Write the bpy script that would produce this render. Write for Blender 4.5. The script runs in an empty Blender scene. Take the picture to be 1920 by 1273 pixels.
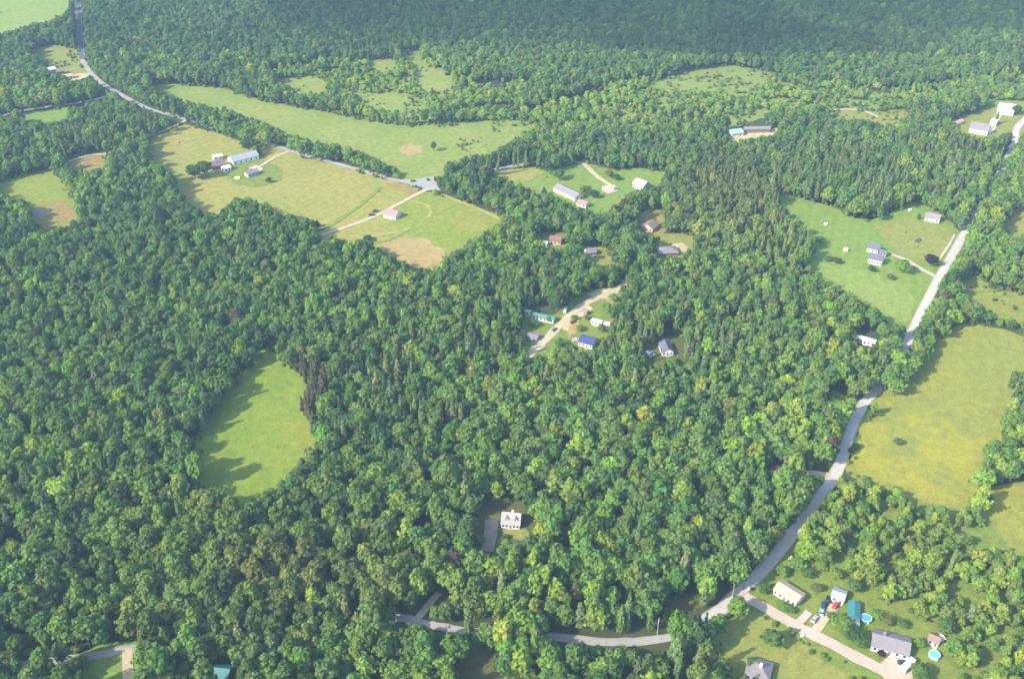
import bpy, bmesh, math, random
import numpy as np
from mathutils import Vector, noise as mnoise

R = math.radians
rng = random.Random(7)
nrng = np.random.default_rng(7)
sc = bpy.context.scene
COL = sc.collection

# ------------------------------------------------------------------ camera
CAM_H = 330.0
PITCH = R(33.3)
FPX = 1900.0                       # focal length in pixels of the 1920 px wide photograph
SP, CP = math.sin(PITCH), math.cos(PITCH)


def gp(px, py, z=0.0):
    """pixel of the photograph -> point on the level z"""
    u = (px - 960.0) / FPX
    v = (py - 636.5) / FPX
    dy = CP - v * SP
    dz = -SP - v * CP
    t = (z - CAM_H) / dz
    return Vector((u * t, dy * t, z))


def gps(pts, z=0.0):
    return [gp(x, y, z) for x, y in pts]


def proj(x, y, z):
    """world -> photograph pixel (numpy friendly)"""
    dz = z - CAM_H
    depth = y * CP - dz * SP
    up = y * SP + dz * CP
    return 960.0 + FPX * x / depth, 636.5 - FPX * up / depth


cam_d = bpy.data.cameras.new('camera')
cam = bpy.data.objects.new('camera', cam_d)
COL.objects.link(cam)
cam.location = (0, 0, CAM_H)
cam.rotation_euler = (R(90) - PITCH, 0, 0)
cam_d.sensor_width = 36
cam_d.lens = FPX / 1920 * 36
cam_d.clip_start = 1
cam_d.clip_end = 20000
sc.camera = cam

# ------------------------------------------------------------------ light
SUN_EL = R(35)
SH_AZ = R(31)                      # shadows run this far from +x towards +y
sd = bpy.data.lights.new('sun', 'SUN')
sd.energy = 3.4
sd.angle = R(0.5)
sd.color = (1.0, 0.93, 0.80)
sun = bpy.data.objects.new('sun', sd)
COL.objects.link(sun)
ldir = Vector((math.cos(SUN_EL) * math.cos(SH_AZ), math.cos(SUN_EL) * math.sin(SH_AZ), -math.sin(SUN_EL)))
sun.rotation_euler = ldir.to_track_quat('-Z', 'Y').to_euler()
sun.location = (-900, -500, 900)

w = bpy.data.worlds.new('World')
sc.world = w
w.use_nodes = True
wn = w.node_tree
bg = wn.nodes['Background']
sky = wn.nodes.new('ShaderNodeTexSky')
sky.sky_type = 'NISHITA'
sky.sun_disc = False
sky.sun_elevation = SUN_EL
sdir = -ldir
sky.sun_rotation = math.atan2(sdir.x, sdir.y)
sky.air_density = 1.2
sky.dust_density = 1.5
wn.links.new(sky.outputs[0], bg.inputs[0])
bg.inputs[1].default_value = 0.15
vs = sc.view_settings
sc.display_settings.display_device = 'sRGB'
vs.view_transform = 'Standard'
vs.look = 'None'
vs.exposure = 1.32
vs.gamma = 1
vs.use_curve_mapping = False
cy = sc.cycles
cy.max_bounces = 6
cy.diffuse_bounces = 4
cy.glossy_bounces = 2
cy.transmission_bounces = 3
cy.transparent_max_bounces = 8
cy.volume_bounces = 0
cy.use_denoising = True

# ------------------------------------------------------------------ materials
MATS = {}


def nodes_of(name):
    m = bpy.data.materials.new(name)
    m.use_nodes = True
    nt = m.node_tree
    b = nt.nodes['Principled BSDF']
    return m, nt, b


def N(nt, kind, **kw):
    n = nt.nodes.new(kind)
    for k, v in kw.items():
        setattr(n, k, v)
    return n


def rgba(c):
    return (c[0], c[1], c[2], 1)


def noise_tex(nt, coord, scale, detail=3, rough=0.55):
    n = N(nt, 'ShaderNodeTexNoise')
    n.inputs['Scale'].default_value = scale
    n.inputs['Detail'].default_value = detail
    n.inputs['Roughness'].default_value = rough
    nt.links.new(coord, n.inputs['Vector'])
    return n.outputs['Fac']


def ramp(nt, fac, stops):
    r = N(nt, 'ShaderNodeValToRGB')
    el = r.color_ramp.elements
    while len(el) < len(stops):
        el.new(0.5)
    for e, (p, c) in zip(el, stops):
        e.position = p
        e.color = rgba(c) if not isinstance(c, (int, float)) else (c, c, c, 1)
    nt.links.new(fac, r.inputs[0])
    return r.outputs[0]


def mix(nt, fac, a, b, blend='MIX'):
    m = N(nt, 'ShaderNodeMix', data_type='RGBA', blend_type=blend)
    for sock, v in ((m.inputs[0], fac), (m.inputs[6], a), (m.inputs[7], b)):
        if isinstance(v, (int, float)):
            sock.default_value = v
        elif isinstance(v, tuple):
            sock.default_value = rgba(v)
        else:
            nt.links.new(v, sock)
    return m.outputs[2]


def pos(nt):
    return N(nt, 'ShaderNodeNewGeometry').outputs['Position']


def solid(name, c, rough=0.6, spec=0.3, metal=0.0, vary=0.12, scale=1.2):
    if name in MATS:
        return MATS[name]
    m, nt, b = nodes_of(name)
    tc = N(nt, 'ShaderNodeTexCoord').outputs['Object']
    f = noise_tex(nt, tc, scale, 4)
    d = tuple(x * (1 - vary) for x in c)
    l = tuple(min(1, x * (1 + vary)) for x in c)
    nt.links.new(ramp(nt, f, [(0.3, d), (0.7, l)]), b.inputs['Base Color'])
    b.inputs['Roughness'].default_value = rough
    b.inputs['Specular IOR Level'].default_value = spec
    b.inputs['Metallic'].default_value = metal
    MATS[name] = m
    return m


def shingle(name, c, row=0.35, metal=False):
    """roof covering: courses along the slope, mottling, a few stains"""
    if name in MATS:
        return MATS[name]
    m, nt, b = nodes_of(name)
    tc = N(nt, 'ShaderNodeTexCoord').outputs['Object']
    wv = N(nt, 'ShaderNodeTexWave', wave_type='BANDS', bands_direction='X' if metal else 'Y')
    wv.inputs['Scale'].default_value = 0.25 / row
    wv.inputs['Distortion'].default_value = 0.2 if metal else 1.0
    nt.links.new(tc, wv.inputs['Vector'])
    f = noise_tex(nt, tc, 0.7, 4)
    f2 = noise_tex(nt, tc, 6.0, 2)
    base = ramp(nt, f, [(0.25, tuple(x * 0.82 for x in c)), (0.75, tuple(min(1, x * 1.12) for x in c))])
    base = mix(nt, 0.25, base, mix(nt, f2, tuple(x * 0.6 for x in c), tuple(min(1, x * 1.35) for x in c)))
    shade = ramp(nt, wv.outputs['Fac'], [(0.0, 0.8), (0.35, 1.0)])
    nt.links.new(mix(nt, 1.0, base, shade, 'MULTIPLY'), b.inputs['Base Color'])
    b.inputs['Roughness'].default_value = 0.4 if metal else 0.85
    b.inputs['Specular IOR Level'].default_value = 0.4 if metal else 0.2
    MATS[name] = m
    return m


def siding(name, c):
    if name in MATS:
        return MATS[name]
    m, nt, b = nodes_of(name)
    tc = N(nt, 'ShaderNodeTexCoord').outputs['Object']
    wv = N(nt, 'ShaderNodeTexWave', wave_type='BANDS', bands_direction='Z')
    wv.inputs['Scale'].default_value = 1.2
    nt.links.new(tc, wv.inputs['Vector'])
    f = noise_tex(nt, tc, 0.8, 3)
    base = ramp(nt, f, [(0.3, tuple(x * 0.9 for x in c)), (0.7, c)])
    nt.links.new(mix(nt, 1.0, base, ramp(nt, wv.outputs['Fac'], [(0, 0.86), (0.3, 1.0)]), 'MULTIPLY'), b.inputs['Base Color'])
    b.inputs['Roughness'].default_value = 0.6
    MATS[name] = m
    return m


def grass(name, a, b_, c, big=0.02, mid=0.12, fine=0.9, stripes=None, patch=None, focus=None):
    """meadow: broad drifts of two colours, smaller patches of a third, fine tussocks"""
    m, nt, b = nodes_of(name)
    p = pos(nt)
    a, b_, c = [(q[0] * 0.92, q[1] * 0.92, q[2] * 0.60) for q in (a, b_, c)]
    patch = patch and (patch[0] * 0.90, patch[1] * 0.85, patch[2] * 0.70)
    drift = mix(nt, ramp(nt, noise_tex(nt, p, big, 4, 0.6), [(0.36, 0), (0.64, 1)]), a, b_)
    drift = mix(nt, ramp(nt, noise_tex(nt, p, mid, 4, 0.6), [(0.5, 0), (0.72, 0.8)]), drift, c)
    if patch:
        pf = noise_tex(nt, p, big * 2.3, 3, 0.5)
        if focus:                       # where in the field the flowers are thickest
            vd = N(nt, 'ShaderNodeVectorMath', operation='DISTANCE')
            nt.links.new(p, vd.inputs[0])
            vd.inputs[1].default_value = (focus[0], focus[1], 0)
            mr = N(nt, 'ShaderNodeMapRange')
            mr.inputs['From Max'].default_value = focus[2]
            mr.inputs['To Min'].default_value = 0.24
            mr.inputs['To Max'].default_value = -0.10
            nt.links.new(vd.outputs['Value'], mr.inputs['Value'])
            ad = N(nt, 'ShaderNodeMath', operation='ADD')
            nt.links.new(pf, ad.inputs[0])
            nt.links.new(mr.outputs[0], ad.inputs[1])
            pf = ad.outputs[0]
        drift = mix(nt, ramp(nt, pf, [(0.54, 0), (0.72, 0.8)]), drift, patch)
    if stripes:
        mp = N(nt, 'ShaderNodeMapping')
        mp.inputs['Rotation'].default_value = (0, 0, R(stripes))
        nt.links.new(p, mp.inputs['Vector'])
        wv = N(nt, 'ShaderNodeTexWave', wave_type='BANDS', bands_direction='X')
        wv.inputs['Scale'].default_value = 0.05
        wv.inputs['Distortion'].default_value = 1.5
        wv.inputs['Detail'].default_value = 2
        nt.links.new(mp.outputs[0], wv.inputs['Vector'])
        drift = mix(nt, 1.0, drift, ramp(nt, wv.outputs['Fac'], [(0.2, 0.975), (0.8, 1.02)]), 'MULTIPLY')
    f = ramp(nt, noise_tex(nt, p, fine, 5, 0.7), [(0.32, 0.72), (0.68, 1.22)])
    col = mix(nt, 1.0, drift, f, 'MULTIPLY')
    col = mix(nt, 1.0, col, ramp(nt, noise_tex(nt, p, 0.22, 3, 0.6), [(0.34, 0.84), (0.66, 1.12)]), 'MULTIPLY')
    nt.links.new(col, b.inputs['Base Color'])
    b.inputs['Roughness'].default_value = 0.9
    b.inputs['Specular IOR Level'].default_value = 0.1
    bp = N(nt, 'ShaderNodeBump')
    bp.inputs['Strength'].default_value = 0.5
    bp.inputs['Distance'].default_value = 0.3
    nt.links.new(noise_tex(nt, p, 1.1, 4, 0.7), bp.inputs['Height'])
    nt.links.new(bp.outputs[0], b.inputs['Normal'])
    return m


def leafmat(name, trans=0.22, jitter=0.3):
    """foliage: the colour of each tree comes from the tree itself, each leaf clump varies a little"""
    m = bpy.data.materials.new(name)
    m.use_nodes = True
    nt = m.node_tree
    nt.nodes.remove(nt.nodes['Principled BSDF'])
    out = nt.nodes['Material Output']
    at = N(nt, 'ShaderNodeAttribute', attribute_type='INSTANCER', attribute_name='leaf_colour')
    isl = N(nt, 'ShaderNodeNewGeometry').outputs['Random Per Island']
    hsv = N(nt, 'ShaderNodeHueSaturation')
    nt.links.new(at.outputs['Color'], hsv.inputs['Color'])
    mr = N(nt, 'ShaderNodeMapRange')
    mr.inputs['To Min'].default_value = 1 - jitter
    mr.inputs['To Max'].default_value = 1 + jitter
    nt.links.new(isl, mr.inputs['Value'])
    nt.links.new(mr.outputs[0], hsv.inputs['Value'])
    df = N(nt, 'ShaderNodeBsdfDiffuse')
    tr = N(nt, 'ShaderNodeBsdfTranslucent')
    nt.links.new(hsv.outputs[0], df.inputs[0])
    nt.links.new(mix(nt, 1.0, hsv.outputs[0], (1.15, 1.2, 0.5), 'MULTIPLY'), tr.inputs[0])
    ms = N(nt, 'ShaderNodeMixShader')
    ms.inputs[0].default_value = trans
    nt.links.new(df.outputs[0], ms.inputs[1])
    nt.links.new(tr.outputs[0], ms.inputs[2])
    nt.links.new(ms.outputs[0], out.inputs[0])
    return m


LEAF = leafmat('broadleaf_foliage', 0.42, 0.24)
NEEDLE = leafmat('needle_foliage', 0.25, 0.25)
BARK = solid('bark', (0.16, 0.13, 0.10), 0.9, 0.1, vary=0.3, scale=3)
WINDOW = solid('window_glass', (0.03, 0.04, 0.05), 0.15, 0.5, vary=0.05)
TRIM = solid('white_trim', (0.75, 0.75, 0.73))
DARK = solid('dark_rubber', (0.02, 0.02, 0.02), 0.8)


# ------------------------------------------------------------------ mesh helpers
class MB:
    def __init__(self):
        self.v, self.f, self.m = [], [], []

    def quad(self, a, b, c, d, m=0):
        i = len(self.v)
        self.v += [tuple(a), tuple(b), tuple(c), tuple(d)]
        self.f.append((i, i + 1, i + 2, i + 3))
        self.m.append(m)

    def poly(self, pts, m=0):
        i = len(self.v)
        self.v += [tuple(p) for p in pts]
        self.f.append(tuple(range(i, i + len(pts))))
        self.m.append(m)

    def box(self, x0, x1, y0, y1, z0, z1, m=0):
        i = len(self.v)
        for z in (z0, z1):
            self.v += [(x0, y0, z), (x1, y0, z), (x1, y1, z), (x0, y1, z)]
        for q in ((3, 2, 1, 0), (4, 5, 6, 7), (0, 1, 5, 4), (1, 2, 6, 5), (2, 3, 7, 6), (3, 0, 4, 7)):
            self.f.append(tuple(i + k for k in q))
            self.m.append(m)

    def prism(self, prof, x0, x1, m=0, axis='x'):
        """closed profile (a, z) swept along an axis"""
        n = len(prof)
        i = len(self.v)
        for x in (x0, x1):
            self.v += [((x, a, z) if axis == 'x' else (a, x, z)) for a, z in prof]
        for k in range(n):
            l = (k + 1) % n
            self.f.append((i + k, i + l, i + n + l, i + n + k))
            self.m.append(m)
        self.f.append(tuple(i + k for k in reversed(range(n))))
        self.f.append(tuple(i + n + k for k in range(n)))
        self.m += [m, m]

    def tube(self, p0, p1, r0, r1, n=7, m=0, caps=True):
        p0, p1 = Vector(p0), Vector(p1)
        d = (p1 - p0).normalized()
        a = d.orthogonal().normalized()
        b = d.cross(a)
        i = len(self.v)
        for p, r in ((p0, r0), (p1, r1)):
            for k in range(n):
                t = 2 * math.pi * k / n
                self.v.append(tuple(p + a * (r * math.cos(t)) + b * (r * math.sin(t))))
        for k in range(n):
            l = (k + 1) % n
            self.f.append((i + k, i + l, i + n + l, i + n + k))
            self.m.append(m)
        if caps:
            self.f.append(tuple(i + k for k in reversed(range(n))))
            self.f.append(tuple(i + n + k for k in range(n)))
            self.m += [m, m]

    def add(self, o, dm=0):
        i = len(self.v)
        self.v += o.v
        self.f += [tuple(k + i for k in f) for f in o.f]
        self.m += [k + dm for k in o.m]

    def mesh(self, name, mats):
        me = bpy.data.meshes.new(name)
        me.from_pydata(self.v, [], self.f)
        if not isinstance(mats, (list, tuple)):
            mats = [mats]
        for mt in mats:
            me.materials.append(mt)
        if any(self.m):
            me.polygons.foreach_set('material_index', self.m)
        me.update()
        return me

    def build(self, name, mats, parent=None):
        o = bpy.data.objects.new(name, self.mesh(name, mats))
        COL.objects.link(o)
        if parent:
            o.parent = parent
        return o


def tag(o, label=None, cat=None, group=None, kind=None):
    if label:
        o['label'] = label
    if cat:
        o['category'] = cat
    if group:
        o['group'] = group
    if kind:
        o['kind'] = kind
    return o


def thing(name, label, cat, loc=(0, 0, 0), rz=0.0, group=None):
    o = bpy.data.objects.new(name, None)
    o.empty_display_size = 1
    COL.objects.link(o)
    o.location = loc
    o.rotation_euler = (0, 0, rz)
    return tag(o, label, cat, group)


# ------------------------------------------------------------------ image-space bookkeeping: where the photo is open ground
GX0, GY0, GS = -400, -120, 2       # raster over the picture and its margins, 2 px cells
GW, GH = 1370, 860
XX, YY = np.meshgrid(GX0 + GS * (np.arange(GW) + 0.5), GY0 + GS * (np.arange(GH) + 0.5))
OPEN = np.zeros((GH, GW), bool)    # crowns must not cover
NOBASE = np.zeros((GH, GW), bool)  # no trunk may stand
ZONE = np.zeros((GH, GW), np.int8)  # 1 young thicket, 2 scrub, 3 conifer stand, 4 far forest mix


def fill(mask, poly, val=True):
    p = np.array(poly, float)
    x0, x1 = p[:, 0].min(), p[:, 0].max()
    y0, y1 = p[:, 1].min(), p[:, 1].max()
    i0, i1 = max(0, int((x0 - GX0) / GS) - 1), min(GW, int((x1 - GX0) / GS) + 2)
    j0, j1 = max(0, int((y0 - GY0) / GS) - 1), min(GH, int((y1 - GY0) / GS) + 2)
    if i1 <= i0 or j1 <= j0:
        return
    X, Y = XX[j0:j1, i0:i1], YY[j0:j1, i0:i1]
    ins = np.zeros(X.shape, bool)
    n = len(p)
    for k in range(n):
        xa, ya = p[k]
        xb, yb = p[(k + 1) % n]
        if ya == yb:
            continue
        c = ((ya > Y) != (yb > Y)) & (X < (xb - xa) * (Y - ya) / (yb - ya) + xa)
        ins ^= c
    mask[j0:j1, i0:i1][ins] = val


def look(mask, px, py):
    i = np.clip(((px - GX0) / GS).astype(int), 0, GW - 1)
    j = np.clip(((py - GY0) / GS).astype(int), 0, GH - 1)
    return mask[j, i]


# ------------------------------------------------------------------ setting: ground, fields, roads
def ground():
    m, nt, b = nodes_of('forest_floor')
    p = pos(nt)
    c = mix(nt, ramp(nt, noise_tex(nt, p, 0.05, 4), [(0.35, 0), (0.65, 1)]), (0.040, 0.062, 0.022), (0.070, 0.085, 0.032))
    c = mix(nt, ramp(nt, noise_tex(nt, p, 0.7, 4, 0.7), [(0.45, 0), (0.7, 0.7)]), c, (0.085, 0.075, 0.045))
    nt.links.new(c, b.inputs['Base Color'])
    b.inputs['Roughness'].default_value = 0.95
    b.inputs['Specular IOR Level'].default_value = 0.05
    mb = MB()
    n = 24
    s = 3200.0
    for i in range(n):
        for j in range(n):
            x0, x1 = -s + 2 * s * i / n, -s + 2 * s * (i + 1) / n
            y0, y1 = -s + 900 + 2 * s * j / n, -s + 900 + 2 * s * (j + 1) / n
            mb.quad((x0, y0, 0), (x1, y0, 0), (x1, y1, 0), (x0, y1, 0))
    tag(mb.build('ground', m), kind='structure')


ground()

EDGE = []       # world points along open edges, for undergrowth
LAYER = {'field': 0, 'patch': 0, 'road': 0}


def level(kind):
    """each sheet lies a few millimetres above the one before it"""
    LAYER[kind] += 1
    return {'field': 0.02, 'patch': 0.18, 'road': 0.30}[kind] + 0.003 * LAYER[kind]



def sheet(name, px_poly, mat, z, wob=1.6, grow=3.0, near=9.0, is_open=True, edge=True, step=3.5):
    if is_open:
        fill(OPEN, px_poly)
    z = level('field' if is_open and edge else 'patch')
    pts = [gp(x, y) for x, y in px_poly]
    n = len(pts)
    area = sum(pts[i].x * pts[(i + 1) % n].y - pts[(i + 1) % n].x * pts[i].y for i in range(n))
    if area < 0:
        pts.reverse()
    g = []
    for i in range(n):
        a, b, c = pts[i - 1], pts[i], pts[(i + 1) % n]
        d = ((b - a).normalized() + (c - b).normalized())
        if d.length < 1e-4:
            d = (c - b)
        d.normalize()
        nrm = Vector((d.y, -d.x, 0))
        off = nrm * grow
        if nrm.y < 0:
            off += Vector((0, near * nrm.y, 0))
        g.append(b + off)
    out = []
    seed = rng.random() * 100
    for i in range(n):
        a, b = g[i], g[(i + 1) % n]
        L = (b - a).length
        k = max(1, int(L / step))
        nr = Vector(((b - a).y, -(b - a).x, 0)).normalized()
        for t in range(k):
            q = a.lerp(b, t / k)
            e = wob * (mnoise.noise((q.x * 0.12, q.y * 0.12, seed)) * 1.5 + mnoise.noise((q.x * 0.5, q.y * 0.5, seed)) * 0.7)
            q = q + nr * e
            out.append((q.x, q.y, z))
            if edge:
                EDGE.append((q.x, q.y))
    me = bpy.data.meshes.new(name)
    bm = bmesh.new()
    vs_ = [bm.verts.new(p) for p in out]
    f = bm.faces.new(vs_)
    bmesh.ops.triangulate(bm, faces=[f])
    bmesh.ops.recalc_face_normals(bm, faces=bm.faces[:])
    for f in bm.faces:
        if f.normal.z < 0:
            f.normal_flip()
    bm.to_mesh(me)
    bm.free()
    me.materials.append(mat)
    o = bpy.data.objects.new(name, me)
    COL.objects.link(o)
    return tag(o, kind='structure')


HAY = grass('hay_meadow', (0.315, 0.29, 0.115), (0.255, 0.275, 0.09), (0.345, 0.285, 0.13), stripes=35)
LONG = grass('long_meadow', (0.21, 0.275, 0.08), (0.27, 0.29, 0.11), (0.19, 0.28, 0.07), stripes=80)
YELLOW = grass('flowering_meadow', (0.265, 0.27, 0.075), (0.215, 0.25, 0.08), (0.295, 0.285, 0.07), big=0.018, patch=(0.34, 0.335, 0.05), focus=tuple(gp(1715, 850))[:2] + (75,))
OVAL = grass('clearing_grass', (0.175, 0.25, 0.045), (0.215, 0.265, 0.055), (0.15, 0.24, 0.05), big=0.04, patch=(0.25, 0.285, 0.05), focus=tuple(gp(565, 815))[:2] + (40,))
LAWN = grass('lawn_grass', (0.18, 0.27, 0.07), (0.21, 0.275, 0.08), (0.155, 0.25, 0.065), big=0.03, stripes=20)
LAWNDRY = grass('dry_lawn_grass', (0.235, 0.255, 0.085), (0.265, 0.26, 0.10), (0.20, 0.25, 0.08), big=0.03)
YARD = grass('yard_grass', (0.17, 0.24, 0.06), (0.215, 0.235, 0.085), (0.13, 0.21, 0.05), big=0.06, mid=0.2)
FAR = grass('far_field_grass', (0.225, 0.30, 0.10), (0.25, 0.30, 0.115), (0.20, 0.285, 0.09))
GREENF = grass('young_hay', (0.20, 0.265, 0.06), (0.235, 0.27, 0.07), (0.27, 0.265, 0.075), stripes=60)
MARSH = grass('marsh_grass', (0.21, 0.275, 0.085), (0.24, 0.27, 0.10), (0.16, 0.235, 0.065), big=0.03, mid=0.1, fine=0.4)
SOIL = grass('bare_soil', (0.36, 0.27, 0.16), (0.41, 0.31, 0.19), (0.31, 0.25, 0.14), big=0.05, mid=0.2, fine=1.5)
RUST = grass('rusty_grass', (0.30, 0.22, 0.11), (0.26, 0.235, 0.10), (0.33, 0.22, 0.12), big=0.05)
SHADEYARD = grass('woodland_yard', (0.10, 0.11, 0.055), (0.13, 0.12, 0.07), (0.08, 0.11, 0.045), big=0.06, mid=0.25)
SAND = grass('pale_sand', (0.48, 0.40, 0.33), (0.55, 0.46, 0.38), (0.40, 0.34, 0.26), big=0.08, mid=0.3, fine=2.0)


def roadmat(name, c, c2, patch, crack=0.5):
    m, nt, b = nodes_of(name)
    p = pos(nt)
    base = mix(nt, ramp(nt, noise_tex(nt, p, 0.06, 4), [(0.35, 0), (0.65, 1)]), c, c2)
    base = mix(nt, ramp(nt, noise_tex(nt, p, 0.35, 5, 0.65), [(0.5, 0), (0.7, 0.7)]), base, patch)
    base = mix(nt, 1.0, base, ramp(nt, noise_tex(nt, p, 2.5, 3, 0.7), [(0.3, 1 - crack * 0.3), (0.7, 1 + crack * 0.2)]), 'MULTIPLY')
    nt.links.new(base, b.inputs['Base Color'])
    b.inputs['Roughness'].default_value = 0.9
    b.inputs['Specular IOR Level'].default_value = 0.15
    return m


ASPHALT = roadmat('old_asphalt', (0.44, 0.405, 0.375), (0.52, 0.475, 0.425), (0.33, 0.305, 0.30))
SHADEASPHALT = roadmat('shade_toned_asphalt', (0.10, 0.10, 0.13), (0.12, 0.12, 0.15), (0.08, 0.08, 0.10))  # tree shade over the upper valley road, painted in as a darker colour
GREYROAD = roadmat('grey_asphalt', (0.31, 0.295, 0.29), (0.37, 0.345, 0.325), (0.25, 0.235, 0.23))
SHOULDER = roadmat('gravel_shoulder', (0.36, 0.32, 0.24), (0.30, 0.29, 0.17), (0.24, 0.25, 0.11))
GRAVEL = roadmat('pale_gravel', (0.44, 0.36, 0.285), (0.49, 0.41, 0.33), (0.35, 0.29, 0.21))
DIRT = roadmat('dirt_track', (0.44, 0.36, 0.24), (0.49, 0.41, 0.28), (0.31, 0.27, 0.15))
PADGREY = roadmat('grey_gravel', (0.27, 0.215, 0.185), (0.31, 0.25, 0.215), (0.16, 0.15, 0.10))


def smooth_path(pts, step=3.0):
    """Catmull-Rom through world points"""
    out = []
    P = [pts[0]] + pts + [pts[-1]]
    for i in range(1, len(P) - 2):
        a, b, c, d = P[i - 1], P[i], P[i + 1], P[i + 2]
        k = max(2, int((c - b).length / step))
        for t in range(k):
            s = t / k
            out.append(0.5 * ((2 * b) + (c - a) * s + (2 * a - 5 * b + 4 * c - d) * s * s + (3 * b - a - 3 * c + d) * s ** 3))
    out.append(P[-2])
    return out


def road(name, px, width, mat, z, visible=None, shoulder=0.0, clear=0.2, see=0.60):
    """px: centre line in photo pixels; visible: list of (i0, i1) index spans seen in the photo, None = all"""
    w3 = [gp(x, y) for x, y in px]
    z = level('road')
    path = smooth_path(w3)

    def strip(nm, wd, mt, zz):
        mb = MB()
        prev = None
        sd_ = rng.random() * 50
        for i, p in enumerate(path):
            a, b = path[max(0, i - 1)], path[min(len(path) - 1, i + 1)]
            d = (b - a).normalized()
            nr = Vector((-d.y, d.x, 0))
            l = wd / 2 + 0.45 * mnoise.noise((p.x * 0.2, p.y * 0.2, sd_)) + 0.3 * mnoise.noise((p.x, p.y, sd_))
            r = wd / 2 + 0.45 * mnoise.noise((p.x * 0.2, p.y * 0.2, sd_ + 9)) + 0.3 * mnoise.noise((p.x, p.y, sd_ + 9))
            cur = (p + nr * l, p - nr * r)
            if prev:
                mb.quad((prev[1].x, prev[1].y, zz), (cur[1].x, cur[1].y, zz), (cur[0].x, cur[0].y, zz), (prev[0].x, prev[0].y, zz))
            prev = cur
        tag(mb.build(nm, mt), kind='structure')

    if shoulder:
        strip(name + '_verge', width + 2 * shoulder, SHOULDER, z - 0.02)
    strip(name, width, mat, z)
    # clear trunks along the whole road, and crowns where the road is seen
    hw = width / 2 + 0.5 * shoulder + clear
    for i in range(len(path) - 1):
        a, b = path[i], path[i + 1]
        d = (b - a)
        if d.length < 1e-5:
            continue
        d.normalize()
        nr = Vector((-d.y, d.x, 0)) * hw
        q = [a + nr - d, a - nr - d, b - nr + d, b + nr + d]
        pp = [proj(v.x, v.y, 0) for v in q]
        fill(NOBASE, pp)
    spans = visible if visible is not None else [(0, len(px) - 1)]
    for i0, i1 in spans:
        sub = smooth_path(w3[i0:i1 + 1])
        for i in range(len(sub) - 1):
            a, b = sub[i], sub[i + 1]
            d = (b - a)
            if d.length < 1e-5:
                continue
            d.normalize()
            nr = Vector((-d.y, d.x, 0)) * (width * see)
            q = [a + nr - d * .5, a - nr - d * .5, b - nr + d * .5, b + nr + d * .5]
            fill(OPEN, [proj(v.x, v.y, 0) for v in q])


# fields (photo pixels; points outside the frame run on past its edge)
sheet('far_field', [(-150, -70), (122, -60), (130, 0), (128, 20), (100, 38), (60, 45), (20, 58), (-60, 66), (-150, 66)], FAR, 0.03)
sheet('farm_clearing', [(55, 97), (85, 89), (105, 86), (140, 94), (148, 125), (165, 138), (150, 149), (124, 142), (100, 136), (85, 118)], LAWNDRY, 0.03)
sheet('long_field', [(280, 158), (330, 160), (420, 168), (470, 186), (560, 204), (640, 218), (700, 231), (770, 238), (860, 232), (960, 225), (1000, 235), (960, 262), (930, 284), (880, 292), (838, 304), (832, 328), (780, 332), (748, 326), (735, 312), (700, 292), (650, 275), (600, 263), (560, 255), (520, 241), (480, 223), (425, 204), (360, 190), (300, 172)], LONG, 0.03)
sheet('dirt_patch', [(752, 275), (770, 270), (792, 276), (790, 288), (765, 291), (750, 286)], SOIL, 0.06, is_open=False, edge=False, near=0, grow=0.5)
sheet('upper_meadow', [(515, 152), (560, 146), (606, 148), (612, 170), (566, 176), (540, 165)], HAY, 0.03)
sheet('upper_meadow', [(660, 184), (700, 178), (745, 176), (795, 182), (800, 200), (775, 216), (750, 210), (700, 200)], HAY, 0.03)
sheet('upper_meadow', [(750, 95), (785, 97), (800, 122), (852, 148), (845, 164), (800, 172), (778, 150), (790, 138), (768, 118)], LONG, 0.035)
sheet('upper_meadow', [(690, 116), (735, 111), (742, 128), (712, 136)], LONG, 0.03)
sheet('hay_field', [(283, 262), (345, 235), (400, 250), (455, 268), (480, 275), (535, 280), (560, 296), (650, 318), (720, 338), (765, 352), (800, 362), (870, 380), (942, 410), (910, 435), (860, 465), (832, 482), (828, 495), (790, 503), (770, 498), (740, 480), (700, 460), (690, 450), (640, 445), (598, 447), (596, 437), (620, 432), (600, 415), (540, 402), (500, 387), (470, 374), (440, 364), (410, 400), (385, 398), (345, 378), (330, 350), (345, 340), (310, 320), (285, 300)], HAY, 0.03)
sheet('east_hay_field', [(800, 366), (870, 382), (938, 410), (906, 436), (860, 466), (832, 480), (790, 445), (750, 425), (740, 410), (765, 385)], GREENF, 0.06, is_open=False, edge=False, near=2)
sheet('yellow_strip', [(880, 390), (940, 411), (905, 432), (862, 430), (850, 412)], YELLOW, 0.08, is_open=False, edge=False, near=2, grow=0)
sheet('ploughed_patch', [(716, 462), (735, 450), (770, 446), (800, 450), (833, 470), (828, 492), (790, 503), (765, 497), (735, 478)], SOIL, 0.09, is_open=False, edge=False, near=2, grow=0)
sheet('roadside_soil', [(720, 343), (760, 345), (792, 356), (780, 370), (745, 358)], RUST, 0.09, is_open=False, edge=False, near=0, grow=0)
sheet('farmyard', [(420, 315), (450, 305), (500, 300), (530, 320), (525, 340), (480, 352), (440, 345), (425, 332)], YARD, 0.06, is_open=False, edge=False, near=0, grow=0)
sheet('left_field', [(-20, 350), (30, 335), (60, 325), (100, 320), (118, 345), (140, 385), (150, 410), (125, 422), (92, 432), (62, 420), (60, 398), (40, 375), (0, 362)], GREENF, 0.03)
sheet('left_field_dry', [(62, 388), (100, 376), (136, 384), (148, 410), (122, 420), (92, 430), (64, 418)], RUST, 0.06, is_open=False, edge=False, near=2, grow=0)
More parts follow.
